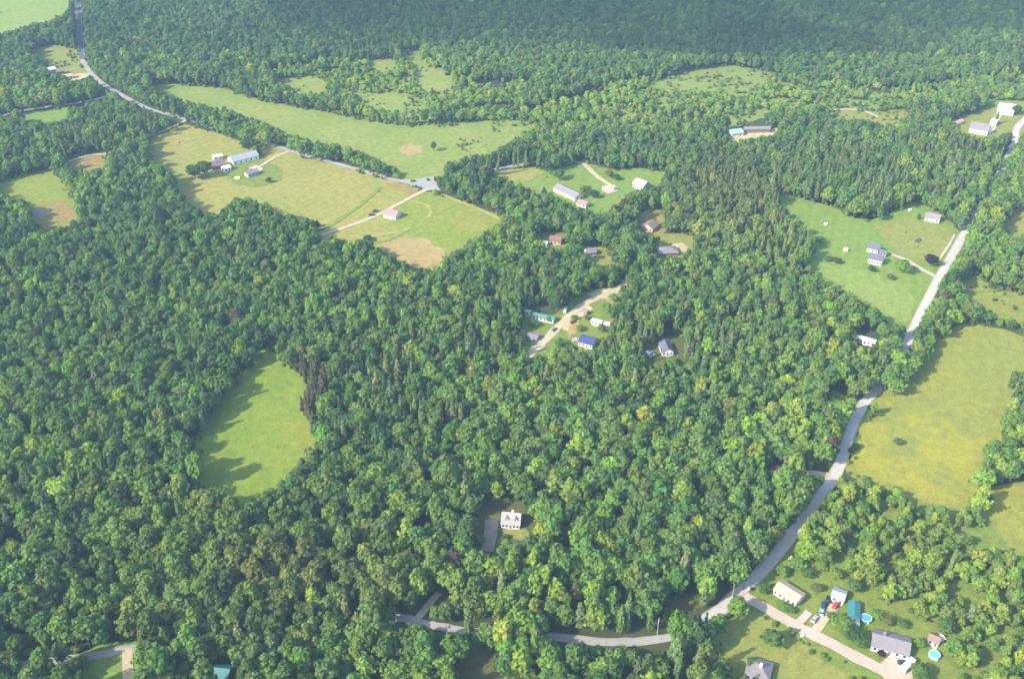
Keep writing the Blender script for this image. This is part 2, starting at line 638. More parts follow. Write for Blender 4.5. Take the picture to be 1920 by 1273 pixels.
sheet('concrete_pad', [(58, 396), (80, 391), (93, 401), (78, 408), (60, 408)], PADGREY, 0.09, is_open=False, edge=False, near=0, grow=0, wob=0.2)
sheet('brown_field', [(122, 303), (165, 292), (200, 289), (196, 318), (160, 318), (135, 312)], RUST, 0.03)
sheet('roadside_lawn', [(45, 213), (120, 204), (128, 222), (75, 231), (48, 225)], LAWN, 0.03)
sheet('house_lawn', [(915, 324), (1000, 314), (1030, 326), (1060, 314), (1095, 308), (1140, 320), (1200, 318), (1252, 326), (1240, 340), (1214, 352), (1180, 356), (1165, 380), (1130, 398), (1100, 390), (1070, 384), (1036, 366), (1000, 356), (960, 342)], LAWN, 0.03)
sheet('dry_corner', [(915, 324), (1000, 314), (1020, 326), (990, 340), (955, 338)], HAY, 0.06, is_open=False, edge=False, near=0, grow=0)
sheet('farm_lawn', [(1445, 362), (1500, 375), (1560, 390), (1600, 412), (1640, 417), (1690, 395), (1715, 380), (1740, 390), (1785, 425), (1800, 440), (1770, 490), (1745, 525), (1735, 545), (1712, 575), (1700, 606), (1685, 606), (1660, 600), (1620, 562), (1570, 532), (1522, 507), (1512, 492), (1530, 472), (1525, 440), (1500, 420), (1480, 395)], LAWN, 0.03)
sheet('mown_lawn', [(1520, 502), (1560, 490), (1620, 505), (1690, 535), (1715, 560), (1702, 600), (1660, 598), (1620, 562), (1570, 532)], FAR, 0.06, is_open=False, edge=False, near=4, grow=0)
sheet('dry_lawn', [(1640, 425), (1700, 405), (1780, 428), (1790, 445), (1755, 500), (1690, 480), (1665, 455)], LAWNDRY, 0.06, is_open=False, edge=False, near=0, grow=0)
sheet('yellow_meadow', [(1755, 645), (1790, 616), (1830, 610), (1890, 625), (1990, 655), (2000, 690), (1895, 700), (1890, 760), (1880, 800), (1850, 840), (1835, 880), (1830, 915), (1805, 950), (1760, 945), (1700, 935), (1680, 910), (1640, 900), (1600, 880), (1605, 850), (1625, 800), (1650, 745), (1695, 722), (1742, 682)], YELLOW, 0.03)
sheet('yellow_meadow', [(1862, 922), (1920, 900), (2010, 890), (2020, 1070), (1920, 1048), (1870, 1022), (1836, 992), (1850, 950)], YELLOW, 0.032, near=0, grow=1.5)
sheet('right_meadow', [(1800, 526), (1830, 520), (1870, 545), (1960, 565), (1960, 605), (1880, 588), (1840, 577), (1812, 552)], YELLOW, 0.03)
sheet('right_meadow', [(1878, 424), (1920, 388), (1990, 360), (1990, 430), (1920, 440), (1890, 447)], HAY, 0.03)
sheet('oval_clearing', [(500, 655), (520, 672), (535, 692), (560, 705), (574, 722), (552, 752), (575, 790), (585, 822), (575, 850), (550, 875), (520, 905), (480, 930), (452, 942), (420, 932), (385, 902), (372, 850), (384, 810), (408, 770), (446, 724), (475, 690), (488, 665)], OVAL, 0.03, near=11)
sheet('front_lawn', [(1388, 1166), (1400, 1148), (1430, 1142), (1500, 1185), (1560, 1217), (1630, 1252), (1690, 1310), (1440, 1330), (1452, 1238), (1425, 1229), (1395, 1247), (1370, 1237), (1350, 1200), (1372, 1176)], LAWNDRY, 0.03)
sheet('back_yard', [(1460, 1054), (1500, 1045), (1540, 1082), (1560, 1096), (1600, 1092), (1640, 1130), (1700, 1146), (1740, 1178), (1790, 1172), (1800, 1205), (1785, 1235), (1790, 1300), (1700, 1300), (1560, 1210), (1402, 1122), (1440, 1084)], YARD, 0.028)
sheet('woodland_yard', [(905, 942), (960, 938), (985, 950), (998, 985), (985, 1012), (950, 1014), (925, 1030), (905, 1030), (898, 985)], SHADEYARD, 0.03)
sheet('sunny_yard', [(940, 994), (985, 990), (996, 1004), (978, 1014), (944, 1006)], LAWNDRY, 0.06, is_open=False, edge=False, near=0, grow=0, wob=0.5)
sheet('settlement_yard', [(985, 585), (1040, 597), (1070, 572), (1110, 546), (1162, 540), (1166, 560), (1142, 580), (1150, 610), (1132, 626), (1112, 656), (1062, 642), (1022, 660), (990, 660), (985, 632)], YARD, 0.03)
sheet('cabin_lawn', [(1240, 440), (1296, 442), (1304, 464), (1262, 478), (1222, 476), (1236, 456)], LAWNDRY, 0.03)
sheet('sand_patch', [(1262, 460), (1278, 456), (1292, 464), (1282, 472), (1266, 469)], SAND, 0.06, is_open=False, edge=False, near=0, grow=0)
sheet('cabin_yard', [(1196, 402), (1226, 396), (1244, 388), (1240, 428), (1214, 440), (1200, 436)], RUST, 0.03)
sheet('cabin_yard', [(1012, 440), (1060, 438), (1058, 466), (1018, 468)], YARD, 0.03)
sheet('cabin_yard', [(1086, 458), (1130, 468), (1156, 496), (1130, 498), (1096, 484)], LAWNDRY, 0.03)
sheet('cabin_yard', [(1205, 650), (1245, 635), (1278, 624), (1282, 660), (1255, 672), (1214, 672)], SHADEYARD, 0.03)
sheet('barn_yard', [(1364, 258), (1392, 246), (1456, 242), (1462, 250), (1420, 257), (1372, 266)], SAND, 0.03)
sheet('path_clearing', [(1540, 208), (1600, 202), (1640, 212), (1690, 205), (1712, 222), (1660, 233), (1620, 225), (1560, 222)], LAWNDRY, 0.03)
sheet('hilltop_yard', [(1790, 226), (1832, 212), (1870, 190), (1912, 190), (1990, 215), (1990, 250), (1912, 246), (1870, 252), (1842, 260), (1800, 248)], LAWNDRY, 0.03)
sheet('marsh', [(1210, 160), (1300, 132), (1370, 124), (1440, 136), (1432, 156), (1392, 180), (1340, 168), (1260, 172)], MARSH, 0.03)
sheet('roadside_clearing', [(165, 1228), (210, 1212), (252, 1208), (254, 1300), (140, 1300), (172, 1252)], LAWN, 0.03)
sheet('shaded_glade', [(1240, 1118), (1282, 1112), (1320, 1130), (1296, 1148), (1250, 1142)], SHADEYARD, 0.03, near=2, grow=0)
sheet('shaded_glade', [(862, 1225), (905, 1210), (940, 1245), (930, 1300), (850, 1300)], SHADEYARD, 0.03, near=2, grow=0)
sheet('roadside_clearing', [(1540, 738), (1566, 733), (1596, 744), (1590, 756), (1560, 748)], LAWNDRY, 0.03, near=2, grow=0)

sheet('scrubland', [(880, 232), (1000, 222), (1200, 172), (1330, 168), (1440, 150), (1540, 165), (1700, 178), (1900, 165), (1990, 175), (1990, 212), (1700, 205), (1500, 205), (1370, 240), (1250, 250), (1100, 240), (1000, 262), (920, 290)], MARSH, 0.02, is_open=False, edge=False, near=0, grow=0, wob=4)
sheet('scrubland', [(500, 150), (600, 140), (760, 92), (860, 148), (900, 190), (860, 232), (760, 235), (640, 216), (540, 190)], LONG, 0.02, is_open=False, edge=False, near=0, grow=0, wob=4)
sheet('scrubland', [(1470, 1040), (1560, 920), (1700, 938), (1834, 960), (1872, 996), (1905, 1040), (2050, 1085), (2060, 1330), (1800, 1300), (1790, 1180), (1700, 1140), (1560, 1090), (1480, 1060)], YARD, 0.02, is_open=False, edge=False, near=0, grow=0, wob=3)
sheet('concrete_yard', [(1846, 248), (1852, 236), (1868, 214), (1878, 206), (1884, 210), (1876, 222), (1868, 240), (1862, 250)], SAND, 0.09, is_open=False, edge=False, near=0, grow=0, wob=0.3)
sheet('sand_patch', [(1060, 600), (1080, 584), (1104, 572), (1112, 580), (1090, 596), (1078, 612), (1066, 622), (1052, 616)], SAND, 0.09, is_open=False, edge=False, near=0, grow=0, wob=1.2)
sheet('sand_patch', [(1028, 622), (1046, 606), (1056, 612), (1040, 634), (1026, 642)], SAND, 0.09, is_open=False, edge=False, near=0, grow=0, wob=1.2)
sheet('sand_patch', [(1066, 612), (1082, 604), (1092, 612), (1080, 626), (1066, 630)], SOIL, 0.09, is_open=False, edge=False, near=0, grow=0, wob=1.0)
sheet('sand_patch', [(1130, 556), (1150, 548), (1164, 556), (1150, 570), (1136, 568)], SOIL, 0.09, is_open=False, edge=False, near=0, grow=0, wob=1.0)

GREENSTRIP = grass('green_strip', (0.20, 0.26, 0.065), (0.22, 0.265, 0.07), (0.18, 0.25, 0.06))
PALESTRIP = grass('pale_strip', (0.37, 0.35, 0.14), (0.34, 0.34, 0.13), (0.39, 0.34, 0.15))
# roads
road('mown_strip', [(612, 428), (660, 396), (700, 364), (714, 350)], 3.5, GREENSTRIP, 0.1)
road('mown_strip', [(690, 446), (740, 436), (780, 424), (806, 404), (800, 386), (772, 378)], 2.6, PALESTRIP, 0.1)
road('mown_strip', [(826, 364), (860, 378), (900, 394), (938, 412)], 3.0, PALESTRIP, 0.1)
road('mown_strip', [(700, 456), (740, 446), (800, 412), (850, 388)], 2.0, GREENSTRIP, 0.1)
road('country_road', [(2010, 150), (1925, 222), (1906, 244), (1902, 268), (1872, 330), (1832, 400), (1806, 442), (1785, 480), (1760, 522), (1735, 570), (1716, 610), (1698, 648), (1650, 722), (1620, 757), (1598, 800), (1582, 850), (1568, 885), (1540, 928), (1510, 968), (1470, 1022), (1424, 1076), (1390, 1106), (1352, 1142), (1310, 1172)],
     4.8, ASPHALT, 0.15, visible=[(1, 3), (6, 11), (12, 22)], shoulder=0.8)
road('country_road', [(1328, 1160), (1310, 1172), (1250, 1196), (1160, 1205), (1080, 1199), (1028, 1193), (960, 1192), (900, 1186), (850, 1180), (790, 1168), (745, 1159), (640, 1185), (500, 1215), (380, 1222), (250, 1217), (190, 1228), (100, 1240), (0, 1252), (-150, 1262)],
     3.4, GREYROAD, 0.15, visible=[(2, 5), (8, 10), (14, 15)], shoulder=0.4)
road('valley_road', [(140, -80), (146, 0), (150, 60), (154, 114)], 5.0, SHADEASPHALT, 0.15, visible=[(0, 3)], shoulder=0.4, see=1.0)
road('valley_road', [(154, 112), (166, 132), (190, 156), (230, 180), (280, 205), (335, 220), (400, 240), (480, 262), (540, 282), (600, 299), (680, 321), (740, 338), (790, 345), (840, 338), (930, 318), (1010, 306), (1095, 306)],
     4.0, GREYROAD, 0.15, visible=[(0, 2), (2, 5), (11, 12)], shoulder=0.6)
sheet('paved_turnout', [(756, 338), (785, 336), (812, 331), (818, 345), (826, 358), (800, 358), (775, 352)], GREYROAD, 0.11, edge=False, near=0, grow=0, wob=0.5)
road('dirt_drive', [(800, 356), (770, 371), (742, 386), (712, 402), (662, 422), (625, 434), (598, 444)], 3.6, DIRT, 0.15)
road('farm_drive', [(540, 285), (518, 294), (495, 308), (476, 318)], 3.2, DIRT, 0.15)
road('side_road', [(-120, 245), (0, 218), (40, 208), (100, 200), (150, 193), (200, 182), (230, 181)], 4.6, ASPHALT, 0.14, visible=[(1, 5)], see=0.8)
road('field_track', [(350, 226), (312, 244), (280, 256), (240, 268), (200, 288), (165, 292), (120, 304), (60, 294), (0, 295), (-100, 296)], 3.0, DIRT, 0.13, visible=[(0, 2), (4, 6), (7, 8)], see=0.9)
road('house_drive', [(1094, 306), (1118, 330), (1150, 352)], 4.0, DIRT, 0.13)
road('lane', [(1200, 500), (1160, 541), (1112, 562), (1072, 588), (1044, 616), (1008, 652), (980, 680)], 5.0, DIRT, 0.13, visible=[(1, 5)])
road('farm_drive', [(1757, 521), (1722, 502), (1694, 486), (1672, 478)], 3.6, GRAVEL, 0.13)
road('lawn_path', [(1790, 440), (1776, 465), (1762, 486)], 1.6, GRAVEL, 0.11)
road('gravel_lane', [(1386, 1108), (1402, 1122), (1442, 1144), (1500, 1178), (1560, 1208), (1620, 1240), (1672, 1264), (1740, 1300)], 5.6, GRAVEL, 0.18)
road('short_drive', [(1494, 1172), (1506, 1158), (1516, 1147)], 3.4, GRAVEL, 0.16)
road('car_drive', [(1528, 1184), (1545, 1160), (1566, 1136)], 4.0, DIRT, 0.16)
sheet('parking_pad', [(1640, 1254), (1662, 1234), (1700, 1236), (1714, 1250), (1706, 1300), (1680, 1300)], GRAVEL, 0.10, edge=False, near=0, grow=0, wob=0.5)
road('woods_drive', [(238, 1216), (240, 1240), (240, 1275), (242, 1320)], 4.2, DIRT, 0.13)
road('woods_track', [(778, 1166), (800, 1138), (824, 1112)], 3.0, DIRT, 0.13, visible=[(0, 1)])
road('shaded_drive', [(922, 974), (920, 1000), (914, 1034)], 6.0, PADGREY, 0.13)
road('sandy_path', [(1542, 208), (1590, 206), (1622, 210), (1646, 220)], 3.2, DIRT, 0.13)
road('cottage_drive', [(1440, 892), (1500, 886), (1560, 892)], 3.4, DIRT, 0.13, visible=[(1, 2)])
sheet('dirt_patch', [(1130, 350), (1152, 346), (1160, 358), (1140, 364), (1128, 358)], GRAVEL, 0.09, is_open=False, edge=False, near=0, grow=0, wob=0.6)
sheet('dirt_patch', [(466, 316), (480, 310), (494, 316), (486, 324), (468, 324)], GRAVEL, 0.09, is_open=False, edge=False, near=0, grow=0, wob=0.6)
sheet('dirt_patch', [(124, 146), (150, 138), (170, 138), (165, 146), (140, 152)], SAND, 0.09, edge=False, near=0, grow=0, wob=0.6)
sheet('dirt_patch', [(1100, 552), (1124, 542), (1158, 538), (1160, 550), (1130, 562)], SAND, 0.06, is_open=False, edge=False, near=0, grow=0, wob=0.6)
sheet('grey_pad', [(1004, 622), (1026, 632), (1022, 652), (1000, 664), (994, 648)], PADGREY, 0.09, edge=False, near=0, grow=0, wob=0.6)

# zones of different growth
fill(ZONE, [(1440, 1080), (1560, 900), (1700, 935), (1830, 960), (2100, 1080), (2100, 1400), (1700, 1400)], 1)
fill(ZONE, [(860, 225), (1000, 205), (1200, 150), (1440, 140), (1500, 160), (1700, 170), (1920, 140), (2100, 150), (2100, 220), (1900, 205), (1700, 205), (1540, 225), (1380, 240), (1250, 262), (1000, 275), (880, 300)], 6)
fill(ZONE, [(500, 140), (760, 90), (860, 150), (1000, 160), (960, 225), (760, 225), (560, 195)], 6)
fill(ZONE, [(1210, 160), (1300, 132), (1370, 124), (1440, 136), (1432, 156), (1392, 185), (1340, 172), (1260, 174)], 2)
fill(ZONE, [(280, 160), (340, 222), (480, 266), (600, 302), (760, 340), (740, 308), (560, 252), (425, 200), (310, 160)], 1)
fill(ZONE, [(1280, 330), (1400, 300), (1480, 380), (1520, 490), (1620, 590), (1500, 560), (1400, 480)], 3)
fill(ZONE, [(1440, 330), (1760, 250), (1920, 280), (1780, 400), (1640, 412), (1560, 385), (1450, 360)], 3)
fill(ZONE, [(545, 700), (580, 690), (622, 720), (610, 790), (572, 800)], 5)
fill(ZONE, [(-400, -120), (2340, -120), (2340, 120), (-400, 120)], 4)

# ------------------------------------------------------------------ buildings
WHITE = siding('white_siding', (0.78, 0.77, 0.74))
CREAM = siding('cream_siding', (0.74, 0.69, 0.54))
TANW = siding('tan_siding', (0.55, 0.42, 0.30))
BROWNW = siding('brown_siding', (0.20, 0.13, 0.10))
GREYW = siding('grey_siding', (0.42, 0.43, 0.45))
REDW = siding('red_siding', (0.30, 0.09, 0.07))
LILAC = siding('pale_lilac_siding', (0.62, 0.58, 0.64))
ROOF_GREY = shingle('grey_shingles', (0.235, 0.21, 0.225))
ROOF_SLATE = shingle('slate_blue_shingles', (0.14, 0.14, 0.185))
ROOF_PALE = shingle('pale_grey_shingles', (0.25, 0.23, 0.24))
ROOF_TAN = shingle('tan_shingles', (0.56, 0.37, 0.26))
ROOF_PINK = shingle('pink_shingles', (0.36, 0.22, 0.225))
ROOF_BROWN = shingle('brown_shingles', (0.27, 0.19, 0.15))
ROOF_RED = shingle('red_shingles', (0.25, 0.13, 0.12))
ROOF_METAL = shingle('pale_metal_roofing', (0.34, 0.355, 0.37), 0.6, True)
ROOF_WHITE = shingle('white_metal_roofing', (0.80, 0.80, 0.79), 0.6, True)
ROOF_GREEN = shingle('green_metal_roofing', (0.10, 0.24, 0.19), 0.6, True)
ROOF_PGREEN = shingle('pale_green_metal_roofing', (0.33, 0.45, 0.40), 0.6, True)
ROOF_NAVY = shingle('navy_metal_roofing', (0.05, 0.07, 0.20), 0.6, True)
ROOF_TEAL = shingle('teal_metal_roofing', (0.05, 0.19, 0.20), 0.6, True)
BRICK = solid('chimney_brick', (0.35, 0.2, 0.15), 0.9, 0.1, vary=0.25, scale=8)
CREAMBRICK = solid('cream_render', (0.72, 0.68, 0.52), 0.9, 0.1)
WOOD = solid('weathered_wood', (0.36, 0.30, 0.23), 0.9, 0.1, vary=0.25, scale=4)
CONC = solid('pale_concrete', (0.5, 0.48, 0.45), 0.9, 0.1)

SITES = []      # (x, y, radius) of everything built
MARKS = []      # (name, x, y) landmarks for naming the trees


def keep_clear(x, y, r, seen=1.0):
    """no trunks within r; no crowns over the picture of a disc of r*seen"""
    SITES.append((x, y, r))
    q = [proj(x + r * math.cos(t), y + r * math.sin(t), 0) for t in np.linspace(0, 6.2, 14)]
    fill(NOBASE, q)
    if seen:
        q = [proj(x + r * seen * math.cos(t), y + r * seen * math.sin(t), 0) for t in np.linspace(0, 6.2, 14)]
        q2 = [proj(x + r * seen * math.cos(t), y + r * seen * math.sin(t), 3.0) for t in np.linspace(0, 6.2, 14)]
        fill(OPEN, q)
        fill(OPEN, q2)


def window(parent, x, y, z, w_, h_, face):
    """a framed window on the wall facing 'f'ront, 'b'ack, 'l'eft or 'r'ight"""
    f, p = MB(), MB()
    t = 0.06
    if face in 'fb':
        s = -1 if face == 'f' else 1
        y0, y1 = sorted((y, y + s * 0.07))
        for a in ((x - w_ / 2 - t, x - w_ / 2, z, z + h_), (x + w_ / 2, x + w_ / 2 + t, z, z + h_),
                  (x - w_ / 2 - t, x + w_ / 2 + t, z + h_, z + h_ + t), (x - w_ / 2 - t, x + w_ / 2 + t, z - t, z)):
            f.box(a[0], a[1], y0, y1, a[2], a[3])
        y0, y1 = sorted((y + s * 0.005, y + s * 0.03))
        p.box(x - w_ / 2, x + w_ / 2, y0, y1, z, z + h_)
    else:
        s = -1 if face == 'l' else 1
        x0, x1 = sorted((x, x + s * 0.07))
        for a in ((y - w_ / 2 - t, y - w_ / 2, z, z + h_), (y + w_ / 2, y + w_ / 2 + t, z, z + h_),
                  (y - w_ / 2 - t, y + w_ / 2 + t, z + h_, z + h_ + t), (y - w_ / 2 - t, y + w_ / 2 + t, z - t, z)):
            f.box(x0, x1, a[0], a[1], a[2], a[3])
        x0, x1 = sorted((x + s * 0.005, x + s * 0.03))
        p.box(x0, x1, y - w_ / 2, y + w_ / 2, z, z + h_)
    fo = f.build('window', TRIM, parent)
    p.build('pane', WINDOW, fo)


def roof_gable(L, D, eave, rise, oh, th=0.16):
    """two slabs meeting at a ridge along x"""
    mb = MB()
    k = rise / (D / 2)
    y = D / 2 + oh
    e = eave - k * oh
    prof = [(-y, e), (0, eave + rise), (y, e), (y, e + th), (0, eave + rise + th * 1.2), (-y, e + th)]
    mb.prism([(a, b + 0.01) for a, b in prof], -L / 2 - oh, L / 2 + oh)
    return mb


def roof_hip(L, D, eave, rise, oh):
    mb = MB()
    x, y = L / 2 + oh, D / 2 + oh
    rx = max(0.4, L / 2 - D / 2)
    z0, z1 = eave, eave + rise
    a, b, c, d = (-x, -y, z0), (x, -y, z0), (x, y, z0), (-x, y, z0)
    e, f = (-rx, 0, z1), (rx, 0, z1)
    mb.poly([a, b, f, e]); mb.poly([b, c, f]); mb.poly([c, d, e, f]); mb.poly([d, a, e])
    t = 0.18
    a2, b2, c2, d2 = [(p[0], p[1], p[2] - t) for p in (a, b, c, d)]
    mb.poly([a2, b2, b, a]); mb.poly([b2, c2, c, b]); mb.poly([c2, d2, d, c]); mb.poly([d2, a2, a, d]); mb.poly([d2, c2, b2, a2])
    return mb


def house(name, label, cat, p1, p2, depth, eave, rise, wall, roofm, hip=False, cross=False, win=(3, 1), door=True,
          chimney=None, oh=0.4, group=None, landmark=None, clear=1.6, seen=0.75, porch=None, dormers=0, swin=1, length=None):
    a, b = gp(*p1), gp(*p2)
    d = b - a
    L = length or d.length
    ang = math.atan2(d.y, d.x)
    mid = (a + b) / 2 + Vector((-d.y, d.x, 0)).normalized() * depth / 2
    t = thing(name, label, cat, (mid.x, mid.y, 0), ang, group)
    D = depth
    W, Dp = (L, D) if not cross else (D, L)
    wm = MB()
    # walls with gable ends; local frame where the ridge runs along x
    if hip:
        wm.box(-W / 2, W / 2, -Dp / 2, Dp / 2, -0.3, eave)
        rm = roof_hip(W, Dp, eave, rise, oh)
    else:
        wm.prism([(-Dp / 2, -0.3), (Dp / 2, -0.3), (Dp / 2, eave), (0, eave + rise), (-Dp / 2, eave)], -W / 2, W / 2)
        rm = roof_gable(W, Dp, eave, rise, oh)
    wo = wm.build('wall', wall, t)
    ro = rm.build('roof', roofm, t)
    if cross:
        wo.rotation_euler = ro.rotation_euler = (0, 0, R(90))
    nf, ns = win
    z0 = 1.0
    wh = min(1.3, eave - 1.5) if eave > 2 else 0.7
    slots = nf + (1 if door else 0)
    di = slots // 2 if door else -1
    for i in range(slots):
        x = -L / 2 + L * (i + 0.5) / slots
        if i == di:
            dm = MB()
            dm.box(x - 0.5, x + 0.5, -D / 2 - 0.06, -D / 2 - 0.003, 0.25, 2.3)
            do = dm.build('door', solid('door_paint', (0.25, 0.12, 0.10)), t)
            hm = MB()
            hm.box(x + 0.33, x + 0.43, -D / 2 - 0.11, -D / 2 - 0.062, 1.2, 1.3)
            hm.build('handle', DARK, do)
            st = MB()
            st.box(x - 0.9, x + 0.9, -D / 2 - 1.2, -D / 2 - 0.004, -0.2, 0.2)
            st.build('step', CONC, t)
        else:
            window(t, x, -D / 2, z0, 1.1, wh, 'f')
    for i in range(ns):
        y = -D / 2 + D * (i + 0.5) / ns
        for fc, sx in (('l', -1), ('r', 1)):
            if swin:
                window(t, sx * L / 2, y, z0, 1.0, wh, fc)
    if chimney:
        cx, cyy, cm = chimney
        k = rise / (Dp / 2)
        zc = eave + rise - abs(cyy) * k
        c = MB()
        c.box(cx - 0.45, cx + 0.45, cyy - 0.45, cyy + 0.45, zc - 0.8, eave + rise + 1.0)
        c.box(cx - 0.55, cx + 0.55, cyy - 0.55, cyy + 0.55, eave + rise + 1.002, eave + rise + 1.15)
        co = c.build('chimney', cm, ro)
    for i in range(dormers):
        x = -L / 2 + L * (i + 0.5) / dormers
        k = rise / (D / 2)
        yb = -D * 0.10
        yf = -D * 0.36
        zt = eave + rise + k * yb - 0.1
        zf = eave + rise + k * yf
        dm = MB()
        dm.prism([(x - 0.9, zf - 0.3), (x + 0.9, zf - 0.3), (x + 0.9, zt - 0.5), (x, zt + 0.25), (x - 0.9, zt - 0.5)], yf, yb + 0.8, axis='y')
        dd = dm.build('dormer', wall, ro)
        r2 = MB()
        for s in (-1, 1):
            r2.prism([(x, zt + 0.26), (x + s * 1.15, zt - 0.62), (x + s * 1.15, zt - 0.50), (x, zt + 0.40)], yf - 0.25, yb + 0.9, axis='y')
        r2.build('dormer_roof', roofm, dd)
        pn = MB()
        pn.box(x - 0.4, x + 0.4, yf - 0.04, yf - 0.003, zf + 0.35, zt - 0.55)
        pn.build('pane', WINDOW, dd)
    if porch:
        px0, px1, pd = porch
        pm = MB()
        pm.box(px0, px1, -D / 2 - pd, -D / 2 - 0.01, 0.25, 0.45)
        po = pm.build('porch', WOOD, t)
        rl = MB()
        y = -D / 2 - pd
        for zz in (0.9, 1.35):
            rl.box(px0, px1, y, y + 0.09, zz, zz + 0.08)
        nb = max(2, int((px1 - px0) / 1.2))
        for i in range(nb + 1):
            x = px0 + (px1 - px0 - 0.1) * i / nb
            rl.box(x, x + 0.1, y - 0.004, y + 0.094, 0.452, 1.45)
        rl.build('railing', TRIM, po)
    keep_clear(mid.x, mid.y, max(L, D) * 0.5 + clear, seen)
    if landmark:
        MARKS.append((landmark, mid.x, mid.y))
    return t


house('ranch_house', 'grey shingled house with white front wall beside paved parking pad', 'house', (1632, 1219), (1701, 1238), 9.5, 2.8, 2.3, WHITE, ROOF_GREY,
      win=(4, 2), chimney=(-3, 1.0, BRICK), landmark='grey shingled house', porch=(1.0, 6.5, 2.0), clear=2.5)
house('ranch_house', 'low white house under a bright tan roof near the road fork', 'house', (1449, 1113), (1490, 1139), 7.5, 2.7, 1.7, WHITE, ROOF_TAN,
      win=(4, 2), landmark='tan roofed house')
house('garage', 'white garage with pale metal roof behind the red car', 'garage', (1557, 1126), (1580, 1134), 6.0, 2.6, 1.0, WHITE, ROOF_METAL, win=(1, 1), landmark='metal roofed garage', clear=1)
house('garden_shed', 'small brown roofed white shed beside the bright cyan pool', 'shed', (1738, 1206), (1757, 1214), 4.2, 2.6, 1.3, WHITE, ROOF_BROWN, win=(1, 1), landmark='brown roofed white shed', clear=1)
house('storage_box', 'tiny white lean-to hut right of the brown roofed shed', 'shed', (1762, 1206), (1769, 1203), 2.2, 2.0, 0.5, WHITE, ROOF_WHITE, win=(0, 0), clear=0.5)
house('hip_roof_house', 'grey hip roofed house cut by the bottom edge of the photo', 'house', (1396, 1272), (1440, 1285), 9.0, 2.8, 2.6, GREYW, ROOF_GREY, hip=True, win=(3, 2), chimney=(0.5, -0.6, TRIM), landmark='hip roofed house', clear=2)
house('pool_shed', 'pale lilac shed with white end between hedge and round pool', 'shed', (1593, 1179), (1608, 1182), 3.6, 2.2, 0.6, LILAC, ROOF_PALE, win=(0, 0), clear=0.3)
house('carport', 'long teal roofed shelter beside the round blue pool', 'shelter', (1588, 1163), (1611, 1168), 9.0, 2.3, 0.8, solid('teal_boards', (0.10, 0.30, 0.28)), ROOF_TEAL, cross=True, win=(0, 0), door=False, clear=0.3, landmark='teal shelter', length=4.2)
house('cape_house', 'pale cape house with two dormers alone in a wood clearing', 'house', (940, 990), (974, 993), 8.2, 2.8, 3.6, WHITE, shingle('light_grey_shingles', (0.37, 0.34, 0.34)), win=(4, 2), dormers=2, chimney=(0.6, 0.2, CREAMBRICK), landmark='dormered house in the woods', clear=2.0)
house('mobile_home', 'long white roofed mobile home beside the country road', 'mobile home', (1604, 641), (1638, 651), 4.2, 2.7, 0.5, WHITE, ROOF_WHITE, win=(4, 1), landmark='white roofed mobile home', clear=1.5, seen=0.9)
house('farmhouse', 'white farmhouse with slate blue roof on the right hand lawn', 'house', (1627, 493), (1652, 499), 7.0, 3.6, 2.6, WHITE, ROOF_SLATE, win=(4, 2), chimney=(1.5, 0, BRICK), landmark='slate roofed farmhouse')
house('farmhouse_wing', 'white barn with slate roof directly behind the slate roofed farmhouse', 'barn', (1625, 472), (1645, 477), 7.5, 3.2, 2.4, WHITE, ROOF_SLATE, win=(2, 1))
house('garden_shed', 'small slate blue shed between the farmhouse and its barn', 'shed', (1648, 480), (1660, 483), 4.5, 2.6, 1.4, GREYW, ROOF_SLATE, win=(1, 1), clear=0.5)
house('garage', 'white garage with grey roof at the edge of the right lawn', 'garage', (1733, 414), (1760, 419), 7.5, 3.0, 2.2, WHITE, ROOF_PALE, win=(2, 1), landmark='grey roofed garage')
house('hilltop_house', 'white house with lilac grey roof at the far right edge', 'house', (1816, 249), (1850, 255), 12, 4.2, 3.8, WHITE, ROOF_PALE, win=(4, 2), landmark='lilac roofed house')
house('hilltop_barn', 'white building with pale metal roof at the upper right edge', 'barn', (1869, 214), (1899, 218), 14, 4.5, 4.0, WHITE, ROOF_METAL, win=(3, 2), landmark='pale roofed barn')
house('long_barn', 'low brown barn with pale roof facing a sandy yard', 'barn', (1396, 250), (1444, 249), 6, 3.4, 1.2, BROWNW, ROOF_PALE, win=(3, 1), landmark='brown barn on the sandy yard')
house('metal_shed', 'pale green roofed shed left of the low brown barn', 'shed', (1372, 258), (1394, 255), 10, 3.0, 1.8, CREAM, ROOF_PGREEN, win=(1, 1))
house('long_house', 'long cream house with pinkish grey roof on the middle lawn', 'house', (1038, 359), (1078, 378), 9, 3.0, 2.2, CREAM, ROOF_PALE, win=(5, 2), landmark='long cream house')
house('annex', 'small cream hut at the near end of the long cream house', 'shed', (1081, 386), (1098, 391), 6, 2.6, 1.6, CREAM, ROOF_PINK, win=(1, 1))
house('white_barn', 'white roofed barn at the right end of the middle lawn', 'barn', (1186, 351), (1205, 358), 9, 3.4, 2.6, GREYW, ROOF_WHITE, win=(2, 1), landmark='white roofed barn')
house('log_cabin', 'rustic brown house with a pinkish tan gable among trees', 'house', (1203, 431), (1223, 437), 9, 3.2, 2.6, TANW, ROOF_BROWN, cross=True, win=(2, 2), landmark='brown log cabin')
house('red_cabin', 'small house with faded red roof among the middle woods', 'house', (1030, 458), (1051, 460), 7, 2.9, 2.0, TANW, ROOF_RED, win=(2, 1), landmark='red roofed cabin')
house('garden_shed', 'tiny white hut left of the red roofed cabin', 'shed', (1017, 461), (1025, 463), 3, 2.4, 0.9, WHITE, ROOF_WHITE, win=(0, 1), clear=0.8)
house('cabin', 'small cream walled cabin with grey roof below the red cabin', 'cabin', (1101, 482), (1118, 479), 6, 2.7, 1.7, CREAM, ROOF_GREY, win=(2, 1), landmark='grey roofed cabin')
